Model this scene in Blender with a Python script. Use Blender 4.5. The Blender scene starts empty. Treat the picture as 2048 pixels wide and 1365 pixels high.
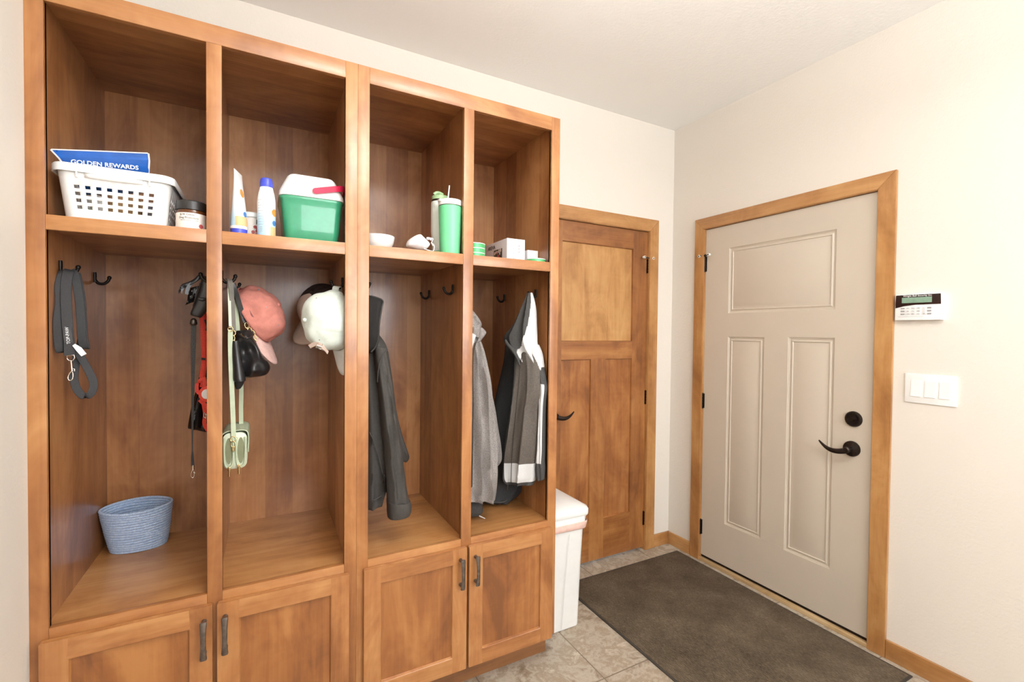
import bpy, bmesh, math, random
from mathutils import Vector, Matrix, noise
random.seed(4)
SC = bpy.context.scene
COL = SC.collection
PI = math.pi
V = Vector

# ---------------------------------------------------------------- mesh helpers
class MB:
    """Collects geometry for ONE mesh object."""
    def __init__(self): self.bm = bmesh.new()
    def face(self, pts, mat=0):
        f = self.bm.faces.new([self.bm.verts.new(p) for p in pts]); f.material_index = mat; return f
    def box(self, x0, x1, y0, y1, z0, z1, mat=0, bev=0.0, seg=2):
        r = bmesh.ops.create_cube(self.bm, size=1.0)
        vs = r['verts']
        for v in vs:
            v.co = V((x0 + (v.co.x + .5) * (x1 - x0), y0 + (v.co.y + .5) * (y1 - y0), z0 + (v.co.z + .5) * (z1 - z0)))
        fs = list({f for v in vs for f in v.link_faces})
        for f in fs: f.material_index = mat
        if bev:
            es = list({e for f in fs for e in f.edges})
            r = bmesh.ops.bevel(self.bm, geom=es, offset=bev, segments=seg, profile=.6, affect='EDGES')
            for f in r['faces']: f.material_index = mat
        return self
    def rings(self, rings, closed=True, cap0=True, cap1=True, mat=0, loop=False):
        """Skin a list of equal-length point rings; mat may be a function (ring_index, seg_index)."""
        vr = [[self.bm.verts.new(p) for p in r] for r in rings]
        n = len(vr[0]); m = len(vr)
        fm = mat if callable(mat) else (lambda i, j: mat)
        for i in range(m if loop else m - 1):
            a, b = vr[i], vr[(i + 1) % m]
            for j in range(n if closed else n - 1):
                k = (j + 1) % n
                f = self.bm.faces.new((a[j], a[k], b[k], b[j])); f.material_index = fm(i, j)
        if closed and not loop:
            if cap0: f = self.bm.faces.new(list(reversed(vr[0]))); f.material_index = fm(0, 0)
            if cap1: f = self.bm.faces.new(vr[-1]); f.material_index = fm(m - 2, 0)
        return self
    def frames(self, pts, closed=False, up=None):
        pts = [V(p) for p in pts]; n = len(pts); T = []
        for i in range(n):
            a = pts[(i - 1) % n] if (closed or i > 0) else pts[i]
            b = pts[(i + 1) % n] if (closed or i < n - 1) else pts[i]
            t = b - a
            T.append(t.normalized() if t.length > 1e-9 else V((0, 0, 1)))
        if up is None:
            up = V((0, 0, 1)) if abs(T[0].z) < .9 else V((1, 0, 0))
            N = (up - T[0] * up.dot(T[0])).normalized(); out = []
            for i in range(n):
                N = (N - T[i] * N.dot(T[i])); N = N.normalized() if N.length > 1e-6 else V((1, 0, 0))
                out.append((pts[i], N, T[i].cross(N)))
            return out
        out = []
        for i in range(n):
            u = V(up) if not isinstance(up, list) else V(up[i])
            N = u - T[i] * u.dot(T[i])
            N = N.normalized() if N.length > 1e-6 else V((1, 0, 0))
            out.append((pts[i], N, T[i].cross(N)))
        return out
    def tube(self, pts, r, seg=10, closed=False, mat=0, flat=1.0, up=None):
        """Round (or flattened) tube along a path; r is one radius or one per point."""
        fr = self.frames(pts, closed, up); n = len(fr)
        rr = r if isinstance(r, (list, tuple)) else [r] * n
        R = []
        for i, (p, N, B) in enumerate(fr):
            R.append([p + N * (rr[i] * math.cos(2 * PI * j / seg)) + B * (rr[i] * flat * math.sin(2 * PI * j / seg)) for j in range(seg)])
        return self.rings(R, loop=closed, mat=mat)
    def ribbon(self, pts, width, thick, up, mat=0, closed=False):
        """Flat strap along a path; `up` is the direction of its width (one or per point)."""
        fr = self.frames(pts, closed, up); n = len(fr)
        ww = width if isinstance(width, (list, tuple)) else [width] * n
        R = []
        for i, (p, N, B) in enumerate(fr):
            w = ww[i] / 2; t = thick / 2; q = w * .93
            R.append([p + N * w, p + N * q + B * t, p - N * q + B * t, p - N * w, p - N * q - B * t, p + N * q - B * t])
        return self.rings(R, loop=closed, mat=mat)
    def lathe(self, prof, c, seg=40, mat=0, sx=1.0, sy=1.0, cap0=True, cap1=True, rot=None):
        R = []
        for k, (r, z) in enumerate(prof):
            ring = [V((r * sx * math.cos(2 * PI * j / seg), r * sy * math.sin(2 * PI * j / seg), z)) for j in range(seg)]
            if rot is not None: ring = [rot @ p for p in ring]
            R.append([V(c) + p for p in ring])
        return self.rings(R, cap0=cap0, cap1=cap1, mat=mat)
    def prism(self, pts2, axis, d0, d1, mat=0, bev=0.0):
        """Extrude a 2-D outline along x, y or z."""
        def P(a, b, d): return {'x': (d, a, b), 'y': (a, d, b), 'z': (a, b, d)}[axis]
        A = [self.bm.verts.new(P(a, b, d0)) for a, b in pts2]; B = [self.bm.verts.new(P(a, b, d1)) for a, b in pts2]
        n = len(A); fs = [self.bm.faces.new(A), self.bm.faces.new(list(reversed(B)))]
        for i in range(n): fs.append(self.bm.faces.new((A[i], B[i], B[(i + 1) % n], A[(i + 1) % n])))
        for f in fs: f.material_index = mat
        if bev:
            es = list({e for f in fs[:2] for e in f.edges})
            bmesh.ops.bevel(self.bm, geom=es, offset=bev, segments=2, profile=.6, affect='EDGES')
        return self
    def xform(self, M):
        for v in self.bm.verts: v.co = M @ v.co
        return self

def root_loc(p):
    l = V((0, 0, 0))
    while p is not None: l = l + p.location; p = p.parent
    return l

def obj(name, mb, mats, parent=None, loc=(0, 0, 0), angle=35, subdiv=0):
    """Link one MB (built in world coordinates) as one mesh object."""
    bm = mb.bm
    base = root_loc(parent) if parent else V(loc)
    bmesh.ops.remove_doubles(bm, verts=bm.verts, dist=1e-6)
    bmesh.ops.recalc_face_normals(bm, faces=bm.faces)
    for v in bm.verts: v.co -= base
    me = bpy.data.meshes.new(name); bm.to_mesh(me); bm.free()
    for m in (mats if isinstance(mats, (list, tuple)) else [mats]): me.materials.append(m)
    me.polygons.foreach_set('use_smooth', [True] * len(me.polygons))
    if angle < 180: me.set_sharp_from_angle(angle=math.radians(angle))
    o = bpy.data.objects.new(name, me); COL.objects.link(o)
    if parent: o.parent = parent
    else: o.location = loc
    if subdiv:
        md = o.modifiers.new('smooth', 'SUBSURF'); md.levels = subdiv; md.render_levels = subdiv
    return o

def tag(o, label=None, cat=None, group=None, kind=None):
    if label: o['label'] = label
    if cat: o['category'] = cat
    if group: o['group'] = group
    if kind: o['kind'] = kind
    return o
def thing(name, label, cat, loc, group=None, kind=None):
    o = bpy.data.objects.new(name, None); COL.objects.link(o); o.location = loc
    o.empty_display_size = .05
    return tag(o, label, cat, group, kind)

def text_mesh(s, size, M, depth=.0004, extra=0.0):
    """Lettering as mesh in an MB; M places the text's own x/y plane in the world."""
    cu = bpy.data.curves.new('t', 'FONT'); cu.body = s; cu.size = size; cu.extrude = depth; cu.offset = extra
    cu.align_x = 'CENTER'; cu.align_y = 'CENTER'; cu.resolution_u = 3
    o = bpy.data.objects.new('t', cu); COL.objects.link(o)
    dg = bpy.context.evaluated_depsgraph_get(); dg.update()
    me = bpy.data.meshes.new_from_object(o.evaluated_get(dg))
    mb = MB(); mb.bm.from_mesh(me); mb.xform(M)
    bpy.data.objects.remove(o); bpy.data.meshes.remove(me); bpy.data.curves.remove(cu)
    return mb
def frame_matrix(c, xdir, ydir):
    x = V(xdir).normalized(); y = V(ydir); y = (y - x * y.dot(x)).normalized(); z = x.cross(y)
    return Matrix(((x.x, y.x, z.x, c[0]), (x.y, y.y, z.y, c[1]), (x.z, y.z, z.z, c[2]), (0, 0, 0, 1)))
def join(*mbs):
    a = mbs[0]
    for b in mbs[1:]:
        me = bpy.data.meshes.new('j'); b.bm.to_mesh(me); a.bm.from_mesh(me); b.bm.free(); bpy.data.meshes.remove(me)
    return a
def spline(pts, n=8, closed=False):
    """Catmull-Rom through the points."""
    P = [V(p) for p in pts]; m = len(P); out = []
    for i in range(m if closed else m - 1):
        g = (lambda k: P[k % m]) if closed else (lambda k: P[max(0, min(m - 1, k))])
        a, b, c, d = g(i - 1), g(i), g(i + 1), g(i + 2)
        for k in range(n):
            t = k / n
            out.append(.5 * ((2 * b) + (c - a) * t + (2 * a - 5 * b + 4 * c - d) * t * t + (3 * b - a - 3 * c + d) * t ** 3))
    if not closed: out.append(P[-1])
    return out
def lerp_list(L, t):
    x = t * (len(L) - 1); i = min(int(x), len(L) - 2); f = x - i
    return L[i] * (1 - f) + L[i + 1] * f

# ---------------------------------------------------------------- materials
def srgb(r, g, b):
    f = lambda c: (c / 255 / 12.92) if c / 255 <= .04045 else ((c / 255 + .055) / 1.055) ** 2.4
    return (f(r), f(g), f(b), 1)
class NT:
    def __init__(self, name):
        self.m = bpy.data.materials.new(name); self.m.use_nodes = True
        self.t = self.m.node_tree; self.b = self.t.nodes['Principled BSDF']
    def n(self, typ, **kw):
        nd = self.t.nodes.new('ShaderNode' + typ)
        for k, v in kw.items():
            if k.startswith('i_'): nd.inputs[int(k[2:]) if k[2:].isdigit() else k[2:]].default_value = v
            else: setattr(nd, k, v)
        return nd
    def l(self, a, b): self.t.links.new(a, b)
    def math(self, op, a, b=None):
        nd = self.n('Math', operation=op)
        for i, x in enumerate((a, b)):
            if x is None: continue
            if isinstance(x, (int, float)): nd.inputs[i].default_value = x
            else: self.l(x, nd.inputs[i])
        return nd.outputs[0]
    def ramp(self, fac, stops):
        nd = self.n('ValToRGB'); cr = nd.color_ramp
        while len(cr.elements) > 1: cr.elements.remove(cr.elements[0])
        cr.elements[0].position = stops[0][0]; cr.elements[0].color = stops[0][1]
        for p, c in stops[1:]:
            e = cr.elements.new(p); e.color = c
        self.l(fac, nd.inputs[0]); return nd.outputs[0]
    def noise(self, vec, scale, detail=4, rough=.55, dist=0.0):
        nd = self.n('TexNoise'); nd.inputs['Scale'].default_value = scale; nd.inputs['Detail'].default_value = detail
        nd.inputs['Roughness'].default_value = rough; nd.inputs['Distortion'].default_value = dist
        self.l(vec, nd.inputs['Vector']); return nd.outputs['Fac']
    def coord(self, rnd=True):
        tc = self.n('TexCoord')
        if not rnd: return tc.outputs['Object']
        oi = self.n('ObjectInfo'); mul = self.math('MULTIPLY', oi.outputs['Random'], 17.0)
        ad = self.n('VectorMath', operation='ADD'); self.l(tc.outputs['Object'], ad.inputs[0]); self.l(mul, ad.inputs[1])
        return ad.outputs[0]
    def scaled(self, vec, s):
        mp = self.n('Mapping'); mp.inputs['Scale'].default_value = s; self.l(vec, mp.inputs['Vector']); return mp.outputs[0]
    def bump(self, h, strength, dist=.002):
        b = self.n('Bump'); b.inputs['Strength'].default_value = strength; b.inputs['Distance'].default_value = dist
        self.l(h, b.inputs['Height']); self.l(b.outputs[0], self.b.inputs['Normal'])
    def set(self, **kw):
        for k, v in kw.items(): self.b.inputs[k.replace('_', ' ')].default_value = v
        return self

def plain(name, c, rough=.5, metal=0.0, var=.04, nscale=40, bump=0.0, bscale=300, spec=.5, bdist=.001, coat=0.0):
    t = NT(name); v = t.coord()
    f = t.noise(v, nscale, 3)
    lo = tuple(max(0, x * (1 - var * 2)) for x in c[:3]) + (1,); hi = tuple(min(1, x * (1 + var * 2)) for x in c[:3]) + (1,)
    t.l(t.ramp(f, [(.3, lo), (.7, hi)]), t.b.inputs['Base Color'])
    t.set(Roughness=rough, Metallic=metal); t.b.inputs['Specular IOR Level'].default_value = spec
    t.b.inputs['Coat Weight'].default_value = coat
    if bump: t.bump(t.noise(v, bscale, 3), bump, bdist)
    return t.m

def wood(name, axis, lo, mid, hi, rough=.45, band=0.0, bandw=.1, figure=1.0):
    """Stained maple: grain along `axis`, soft blotches, optional veneer-leaf bands."""
    t = NT(name); v = t.coord()
    a, c = 2.2, 55.0
    s = {'x': (a, c, c), 'y': (c, a, c), 'z': (c, c, a)}[axis]
    g = t.noise(t.scaled(v, s), 1.0, 5, .6, .6)
    a, c = 2.4, 6.0
    s = {'x': (a, c, c), 'y': (c, a, c), 'z': (c, c, a)}[axis]
    bl = t.noise(t.scaled(v, s), 1.0, 4, .6, .8)
    fig = t.noise(t.scaled(v, tuple(18 if k == axis else 9 for k in 'xyz')), 1.0, 2, .5, 1.2)
    f = t.math('ADD', t.math('MULTIPLY', g, .24), t.math('MULTIPLY', bl, .76))
    f = t.math('ADD', t.math('MULTIPLY', t.math('SUBTRACT', f, .5), 1.5), .5)
    f = t.math('ADD', f, t.math('MULTIPLY', t.math('SUBTRACT', fig, .5), .14 * figure))
    if band:
        sp = t.n('SeparateXYZ'); tc = t.n('TexCoord'); t.l(tc.outputs['Object'], sp.inputs[0])
        u = {'z': t.math('ADD', sp.outputs[0], sp.outputs[1]), 'x': t.math('ADD', sp.outputs[1], sp.outputs[2]), 'y': t.math('ADD', sp.outputs[0], sp.outputs[2])}[axis]
        fl = t.math('FLOOR', t.math('DIVIDE', u, bandw))
        wn = t.n('TexWhiteNoise', noise_dimensions='1D'); t.l(fl, wn.inputs['W'])
        f = t.math('ADD', f, t.math('MULTIPLY', t.math('SUBTRACT', wn.outputs['Value'], .5), band))
    t.l(t.ramp(f, [(.28, lo), (.5, mid), (.74, hi)]), t.b.inputs['Base Color'])
    t.set(Roughness=rough); t.b.inputs['Coat Weight'].default_value = .6; t.b.inputs['Coat Roughness'].default_value = .2
    t.bump(g, .05, .001)
    return t.m

W_LO, W_MID, W_HI = srgb(134, 82, 40), srgb(162, 106, 58), srgb(184, 132, 80)
I_LO, I_MID, I_HI = srgb(130, 80, 43), srgb(160, 106, 61), srgb(184, 132, 84)
M = {}
for k in 'xyz':
    M['wood_' + k] = wood('stained_maple_' + k, k, W_LO, W_MID, W_HI)
    M['veneer_' + k] = wood('maple_veneer_' + k, k, I_LO, I_MID, I_HI, band=.22, bandw=.105)
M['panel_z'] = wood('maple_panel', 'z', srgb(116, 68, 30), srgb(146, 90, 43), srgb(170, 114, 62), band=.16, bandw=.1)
M['bench_lit_x'] = wood('maple_bench_lit', 'x', srgb(148, 96, 50), srgb(176, 122, 70), srgb(196, 146, 94), band=.08, bandw=.14)  # paler than the frame wood: light on the bench put into its colour
M['toe'] = wood('maple_toe', 'x', srgb(112, 70, 38), srgb(134, 88, 50), srgb(152, 104, 62))
M['door_wood'] = wood('door_maple', 'z', srgb(116, 68, 30), srgb(146, 92, 45), srgb(170, 116, 64))
M['door_wood_h'] = wood('door_maple_h', 'x', srgb(116, 68, 30), srgb(146, 92, 45), srgb(170, 116, 64))
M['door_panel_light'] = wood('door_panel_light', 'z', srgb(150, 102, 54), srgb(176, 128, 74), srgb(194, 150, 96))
for k in 'xyz': M['trim_' + k] = wood('trim_maple_' + k, k, srgb(146, 98, 52), srgb(172, 122, 70), srgb(192, 146, 92))
M['sill'] = wood('sill_oak', 'y', srgb(150, 120, 80), srgb(184, 154, 112), srgb(206, 180, 140), rough=.55)

def wall_mat(name, c, bscale, strength, rough=.75):
    t = NT(name); v = t.coord(False)
    f = t.noise(v, 3.0, 3)
    t.l(t.ramp(f, [(.3, tuple(x * .985 for x in c[:3]) + (1,)), (.7, c)]), t.b.inputs['Base Color'])
    n1 = t.noise(v, bscale, 3, .5, .3); n2 = t.noise(v, bscale * .4, 2, .5)
    h = t.math('ADD', t.ramp_val(n1, .42, .62), t.math('MULTIPLY', n2, .6)) if hasattr(t, 'ramp_val') else t.math('ADD', n1, t.math('MULTIPLY', n2, .6))
    t.bump(h, strength, .003); t.set(Roughness=rough)
    t.b.inputs['Specular IOR Level'].default_value = .25
    return t.m
M['wall'] = wall_mat('wall_paint_cream', srgb(225, 218, 208), 95, .32)
M['ceiling'] = wall_mat('ceiling_paint_white', srgb(245, 244, 241), 75, .30, .85)
M['door_paint'] = plain('door_paint_greige', srgb(198, 187, 171), .42, var=.008, nscale=6, bump=.04, bscale=400)
M['bronze'] = plain('oil_rubbed_bronze', srgb(52, 44, 40), .34, .8, var=.1)
M['bronze_edge'] = plain('bronze_worn_pewter', srgb(120, 112, 106), .33, .9, var=.15, nscale=60)
M['black_metal'] = plain('black_metal', srgb(34, 30, 28), .35, .7)
M['chrome'] = plain('nickel', srgb(214, 206, 196), .18, 1.0, var=.02)
M['gold'] = plain('pale_gold_metal', srgb(214, 190, 140), .2, 1.0, var=.02)
M['white_plastic'] = plain('white_plastic', srgb(240, 240, 238), .38, var=.01)
M['white_gloss'] = plain('white_gloss', srgb(244, 243, 240), .2, var=.01)
M['rubber_white'] = plain('white_rubber', srgb(236, 234, 228), .6, var=.01)

def tile_mat():
    t = NT('slate_look_tile'); v = t.coord(False); T = .457
    sp = t.n('SeparateXYZ'); t.l(v, sp.inputs[0])
    def cell(o, off):
        d = t.math('DIVIDE', t.math('SUBTRACT', o, off), T); fr = t.math('FRACT', d)
        e = t.math('MINIMUM', fr, t.math('SUBTRACT', 1.0, fr)); return t.math('FLOOR', d), e
    cx, ex = cell(sp.outputs[0], 1.215); cy, ey = cell(sp.outputs[1], -.183)
    e = t.math('MINIMUM', ex, ey)
    grout = t.math('LESS_THAN', e, .0062)
    cb = t.n('CombineXYZ'); t.l(cx, cb.inputs[0]); t.l(cy, cb.inputs[1])
    wn = t.n('TexWhiteNoise', noise_dimensions='3D'); t.l(cb.outputs[0], wn.inputs['Vector'])
    off = t.n('VectorMath', operation='MULTIPLY_ADD'); t.l(wn.outputs['Color'], off.inputs[0]); off.inputs[1].default_value = (7, 7, 7); t.l(v, off.inputs[2])
    n1 = t.noise(off.outputs[0], 3.8, 10, .72, .5); n2 = t.noise(off.outputs[0], 16.0, 8, .65, .8); n3 = t.noise(off.outputs[0], 2.4, 3)
    f = t.math('ADD', t.math('MULTIPLY', n1, .55), t.math('ADD', t.math('MULTIPLY', n2, .25), t.math('MULTIPLY', n3, .2)))
    col = t.ramp(f, [(.36, srgb(100, 84, 69)), (.43, srgb(140, 123, 104)), (.48, srgb(176, 165, 150)), (.53, srgb(150, 134, 114)), (.58, srgb(188, 178, 163)), (.66, srgb(146, 128, 108)), (.72, srgb(196, 187, 172))])
    mx = t.n('Mix', data_type='RGBA'); t.l(grout, mx.inputs[0]); t.l(col, mx.inputs[6]); mx.inputs[7].default_value = srgb(122, 108, 93)
    t.l(mx.outputs[2], t.b.inputs['Base Color'])
    h = t.math('SUBTRACT', t.math('ADD', n1, t.math('MULTIPLY', n2, .5)), t.math('MULTIPLY', grout, .6))
    t.bump(h, .8, .008); t.set(Roughness=.5)
    return t.m
M['tile'] = tile_mat()

def rug_mat():
    t = NT('ribbed_mat_fibre'); v = t.coord(False)
    sp = t.n('SeparateXYZ'); t.l(v, sp.inputs[0])
    rib = t.math('SINE', t.math('MULTIPLY', sp.outputs[0], 2 * PI / .0075))
    n = t.noise(v, 700, 2); b = t.noise(v, 5, 4, .6); n2 = t.noise(t.scaled(v, (1, .35, 1)), 230, 3, .7)
    f = t.math('ADD', t.math('MULTIPLY', n2, .5), t.math('ADD', t.math('MULTIPLY', b, .4), t.math('ADD', t.math('MULTIPLY', n, .2), t.math('MULTIPLY', rib, .035))))
    t.l(t.ramp(f, [(.38, srgb(64, 54, 44)), (.55, srgb(92, 80, 66)), (.72, srgb(124, 110, 93))]), t.b.inputs['Base Color'])
    t.bump(t.math('ADD', t.math('MULTIPLY', rib, .5), n2), .6, .003); t.set(Roughness=.95)
    t.b.inputs['Specular IOR Level'].default_value = .1
    return t.m
M['rug'] = rug_mat()
M['rug_edge'] = plain('mat_rubber_edge', srgb(58, 52, 46), .7, var=.05)

# ---------------------------------------------------------------- room
XL, XR, YB, YR, ZC = -.534, 2.3875, .5845, -3.3, 2.735
def struct(name, mb, mats, parent=None, label=None, loc=(0, 0, 0)):
    o = obj(name, mb, mats, parent, loc); o['kind'] = 'structure'
    if label: o['label'] = label
    return o
struct('floor', MB().box(XL - .15, XR + .15, YR - .15, YB + .15, -.1, 0), M['tile'], label='stone look square tile floor in beige and grey')
struct('ceiling', MB().box(XL - .15, XR + .15, YR - .15, YB + .15, ZC, ZC + .1), M['ceiling'], label='white textured ceiling')
# interior door opening in the back wall, entry door opening in the right wall
DX0, DX1, DZ = 1.385, 2.176, 2.056
EY0, EY1, EZ = -.590, .334, 2.046
mb = MB().box(XL - .15, DX0, YB, YB + .12, 0, ZC).box(DX1, XR + .12, YB, YB + .12, 0, ZC).box(DX0, DX1, YB, YB + .12, DZ, ZC)
struct('wall_back', mb, M['wall'], label='cream textured wall with the brown door')
mb = MB().box(XR, XR + .12, YR - .12, EY0, 0, ZC).box(XR, XR + .12, EY1, YB, 0, ZC).box(XR, XR + .12, EY0, EY1, EZ, ZC)
struct('wall_right', mb, M['wall'], label='cream textured wall with the greige entry door')
struct('wall_left', MB().box(XL - .12, XL, YR, YB, 0, ZC), M['wall'], label='white textured wall at the left of the lockers')
# rear wall behind the camera, with an assumed, unseen window added for the daylight
WX0, WX1, WZ0, WZ1 = .10, 2.34, 1.22, 2.52
mb = MB().box(XL, WX0, YR - .12, YR, 0, ZC).box(WX1, XR, YR - .12, YR, 0, ZC).box(WX0, WX1, YR - .12, YR, 0, WZ0).box(WX0, WX1, YR - .12, YR, WZ1, ZC)
struct('wall_rear', mb, M['wall'])
mb = MB()
for a, b, c, d in ((WX0, WX1, WZ0, WZ0 + .05), (WX0, WX1, WZ1 - .05, WZ1), (WX0, WX0 + .05, WZ0, WZ1), (WX1 - .05, WX1, WZ0, WZ1), (.82, .86, WZ0, WZ1), (1.58, 1.62, WZ0, WZ1)):
    mb.box(a, b, YR - .09, YR - .03, c, d)
struct('assumed_window_1', mb, M['white_plastic'])  # frame of the assumed window, out of view
# skirting
def base(name, x0, x1, y0, y1, m):
    return struct(name, MB().box(x0, x1, y0, y1, 0, .081, bev=.003), m, label='stained wood skirting board')
base('baseboard_back', 2.248, XR, YB - .013, YB, M['trim_x'])
base('baseboard_right', XR - .013, XR, YR, -.6515, M['trim_y'])
base('baseboard_corner', XR - .013, XR, .3975, YB - .013, M['trim_y'])
base('baseboard_left', XL, XL + .013, YR, -.001, M['wood_y'])

# casings: mitred boards on the wall face plus the jamb lining
def casing(name, label, P, a0, a1, zt, w, mats, depth=.1):
    """P(u,d,z): u along the wall, d out of the wall (+) or into the opening (-)."""
    t = thing(name, label, None, P(a0, 0, 0), kind='structure')
    th = .016
    def board(n, quad, mat):
        mb = MB(); A = [P(u, th, z) for u, z in quad]; B = [P(u, 0, z) for u, z in quad]
        C = [P(u + (.003 if u < (a0 + a1) / 2 else -.003) * 0, th, z) for u, z in quad]
        mb.rings([B, A], mat=0); 
        bmesh.ops.bevel(mb.bm, geom=list(mb.bm.edges), offset=.002, segments=2, affect='EDGES')
        obj(n, mb, mat, t)
    board('side_board', [(a0, 0), (a0 - w, 0), (a0 - w, zt + w), (a0, zt)], mats[0])
    board('side_board', [(a1, 0), (a1 + w, 0), (a1 + w, zt + w), (a1, zt)], mats[0])
    board('head_board', [(a0, zt), (a1, zt), (a1 + w, zt + w), (a0 - w, zt + w)], mats[1])
    mb = MB()
    def bx(u0, u1, z0, z1):
        A = [P(u0, .010, z0), P(u1, .010, z0), P(u1, .010, z1), P(u0, .010, z1)]
        B = [P(u0, -depth, z0), P(u1, -depth, z0), P(u1, -depth, z1), P(u0, -depth, z1)]
        mb.rings([A, B])
    s = .0075
    bx(a0 - s, a0 + .002, 0, zt + s); bx(a1 - .002, a1 + s, 0, zt + s); bx(a0, a1, zt - .002, zt + s)
    obj('jamb', mb, mats[0], t)
    # stop strip behind the leaf
    mb = MB()
    def bs(u0, u1, z0, z1):
        A = [P(u0, -.048, z0), P(u1, -.048, z0), P(u1, -.048, z1), P(u0, -.048, z1)]
        B = [P(u0, -depth, z0), P(u1, -depth, z0), P(u1, -depth, z1), P(u0, -depth, z1)]
        mb.rings([A, B])
    bs(a0, a0 + .02, 0, zt); bs(a1 - .02, a1, 0, zt); bs(a0, a1, zt - .02, zt)
    obj('stop', mb, mats[0], t)
    return t
PBK = lambda u, d, z: (u, YB - d, z)
PRT = lambda u, d, z: (XR - d, u, z)
casing('trim_1', 'stained wood casing around the brown inside door', PBK, 1.3925, 2.1685, 2.049, .077, (M['trim_z'], M['trim_x']))
casing('trim_2', 'stained wood casing around the greige entry door', PRT, -.5825, .3265, 2.0385, .068, (M['trim_z'], M['trim_y']))

def panel_door(P, u0, u1, z0, z1, panels, prof, thick, mat_fn):
    """Leaf with framed openings. P(u,d,z); prof = list of (inset, depth into the leaf)."""
    mb = MB()
    us = sorted({u0, u1} | {p[0] for p in panels} | {p[1] for p in panels})
    zs = sorted({z0, z1} | {p[2] for p in panels} | {p[3] for p in panels})
    for i in range(len(us) - 1):
        for j in range(len(zs) - 1):
            cu, cz = (us[i] + us[i + 1]) / 2, (zs[j] + zs[j + 1]) / 2
            if any(p[0] < cu < p[1] and p[2] < cz < p[3] for p in panels): continue
            mb.face([P(us[i], 0, zs[j]), P(us[i + 1], 0, zs[j]), P(us[i + 1], 0, zs[j + 1]), P(us[i], 0, zs[j + 1])], mat_fn(cu, cz))
    for p in panels:
        if prof: mb.rings([[P(p[0] + s, -d, p[2] + s), P(p[1] - s, -d, p[2] + s), P(p[1] - s, -d, p[3] - s), P(p[0] + s, -d, p[3] - s)] for s, d in prof], cap0=False, cap1=False, mat=mat_fn(p[0] - .01, p[2] + .05))
    R = lambda d: [P(u0, d, z0), P(u1, d, z0), P(u1, d, z1), P(u0, d, z1)]
    mb.rings([R(0), R(-thick)], cap0=False, mat=mat_fn(u0 + .001, z0 + .3))
    return mb

# ---- brown inside door
PD1 = lambda u, d, z: (u, YB + .004 - d, z)
d1 = thing('door_1', 'brown stained wood door with three flat panels', None, (1.395, YB + .004, .017), kind='structure')
pan1 = [(1.512, 2.049, 1.348, 1.928), (1.512, 1.728, .262, 1.240), (1.838, 2.049, .262, 1.240)]
def m1(u, z):
    if u < 1.512 or u > 2.049 or (1.728 < u < 1.838 and z < 1.24): return 0
    return 1
obj('leaf', panel_door(PD1, 1.3965, 2.1655, .017, 2.045, pan1, [(0, 0), (.002, .006), (.004, .011)], .04, m1), [M['door_wood'], M['door_wood_h']], d1)
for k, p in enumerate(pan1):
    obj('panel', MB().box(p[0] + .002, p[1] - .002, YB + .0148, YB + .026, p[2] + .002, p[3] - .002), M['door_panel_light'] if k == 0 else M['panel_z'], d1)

def lever(P, u, z, sgn, parent, length=.122, rr=.032):
    """Wave lever on a round rose; P(u,d,z)."""
    h = thing('door_handle', None, None, (0, 0, 0)); h.parent = parent
    h.location = V(P(u, 0, z)) - root_loc(parent)
    prof = [(rr, 0), (rr, .004), (rr * .93, .009), (rr * .55, .013), (.012, .016), (.012, .034), (.0145, .036), (.0145, .052), (.010, .056), (0.0005, .057)]
    R = []
    for r, d in prof: R.append([P(u + r * math.cos(2 * PI * j / 28), d, z + r * math.sin(2 * PI * j / 28)) for j in range(28)])
    obj('rose', MB().rings(R), M['bronze'], h)
    pts = []; rad = []
    for i in range(15):
        t = i / 14
        pts.append(P(u + sgn * length * t, .045 + .010 * math.sin(t * PI) - .004 * t, z - .004 - .015 * math.sin(t * PI * .95) + .024 * t ** 2.2))
        rad.append(.0095 * (1 - t) ** .8 + .0036 + .0015 * math.sin(t * PI))
    obj('lever', MB().tube(pts, rad, 12, flat=.8), M['bronze'], h)
    return h
lever(PD1, 1.455, .925, 1, d1)

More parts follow.
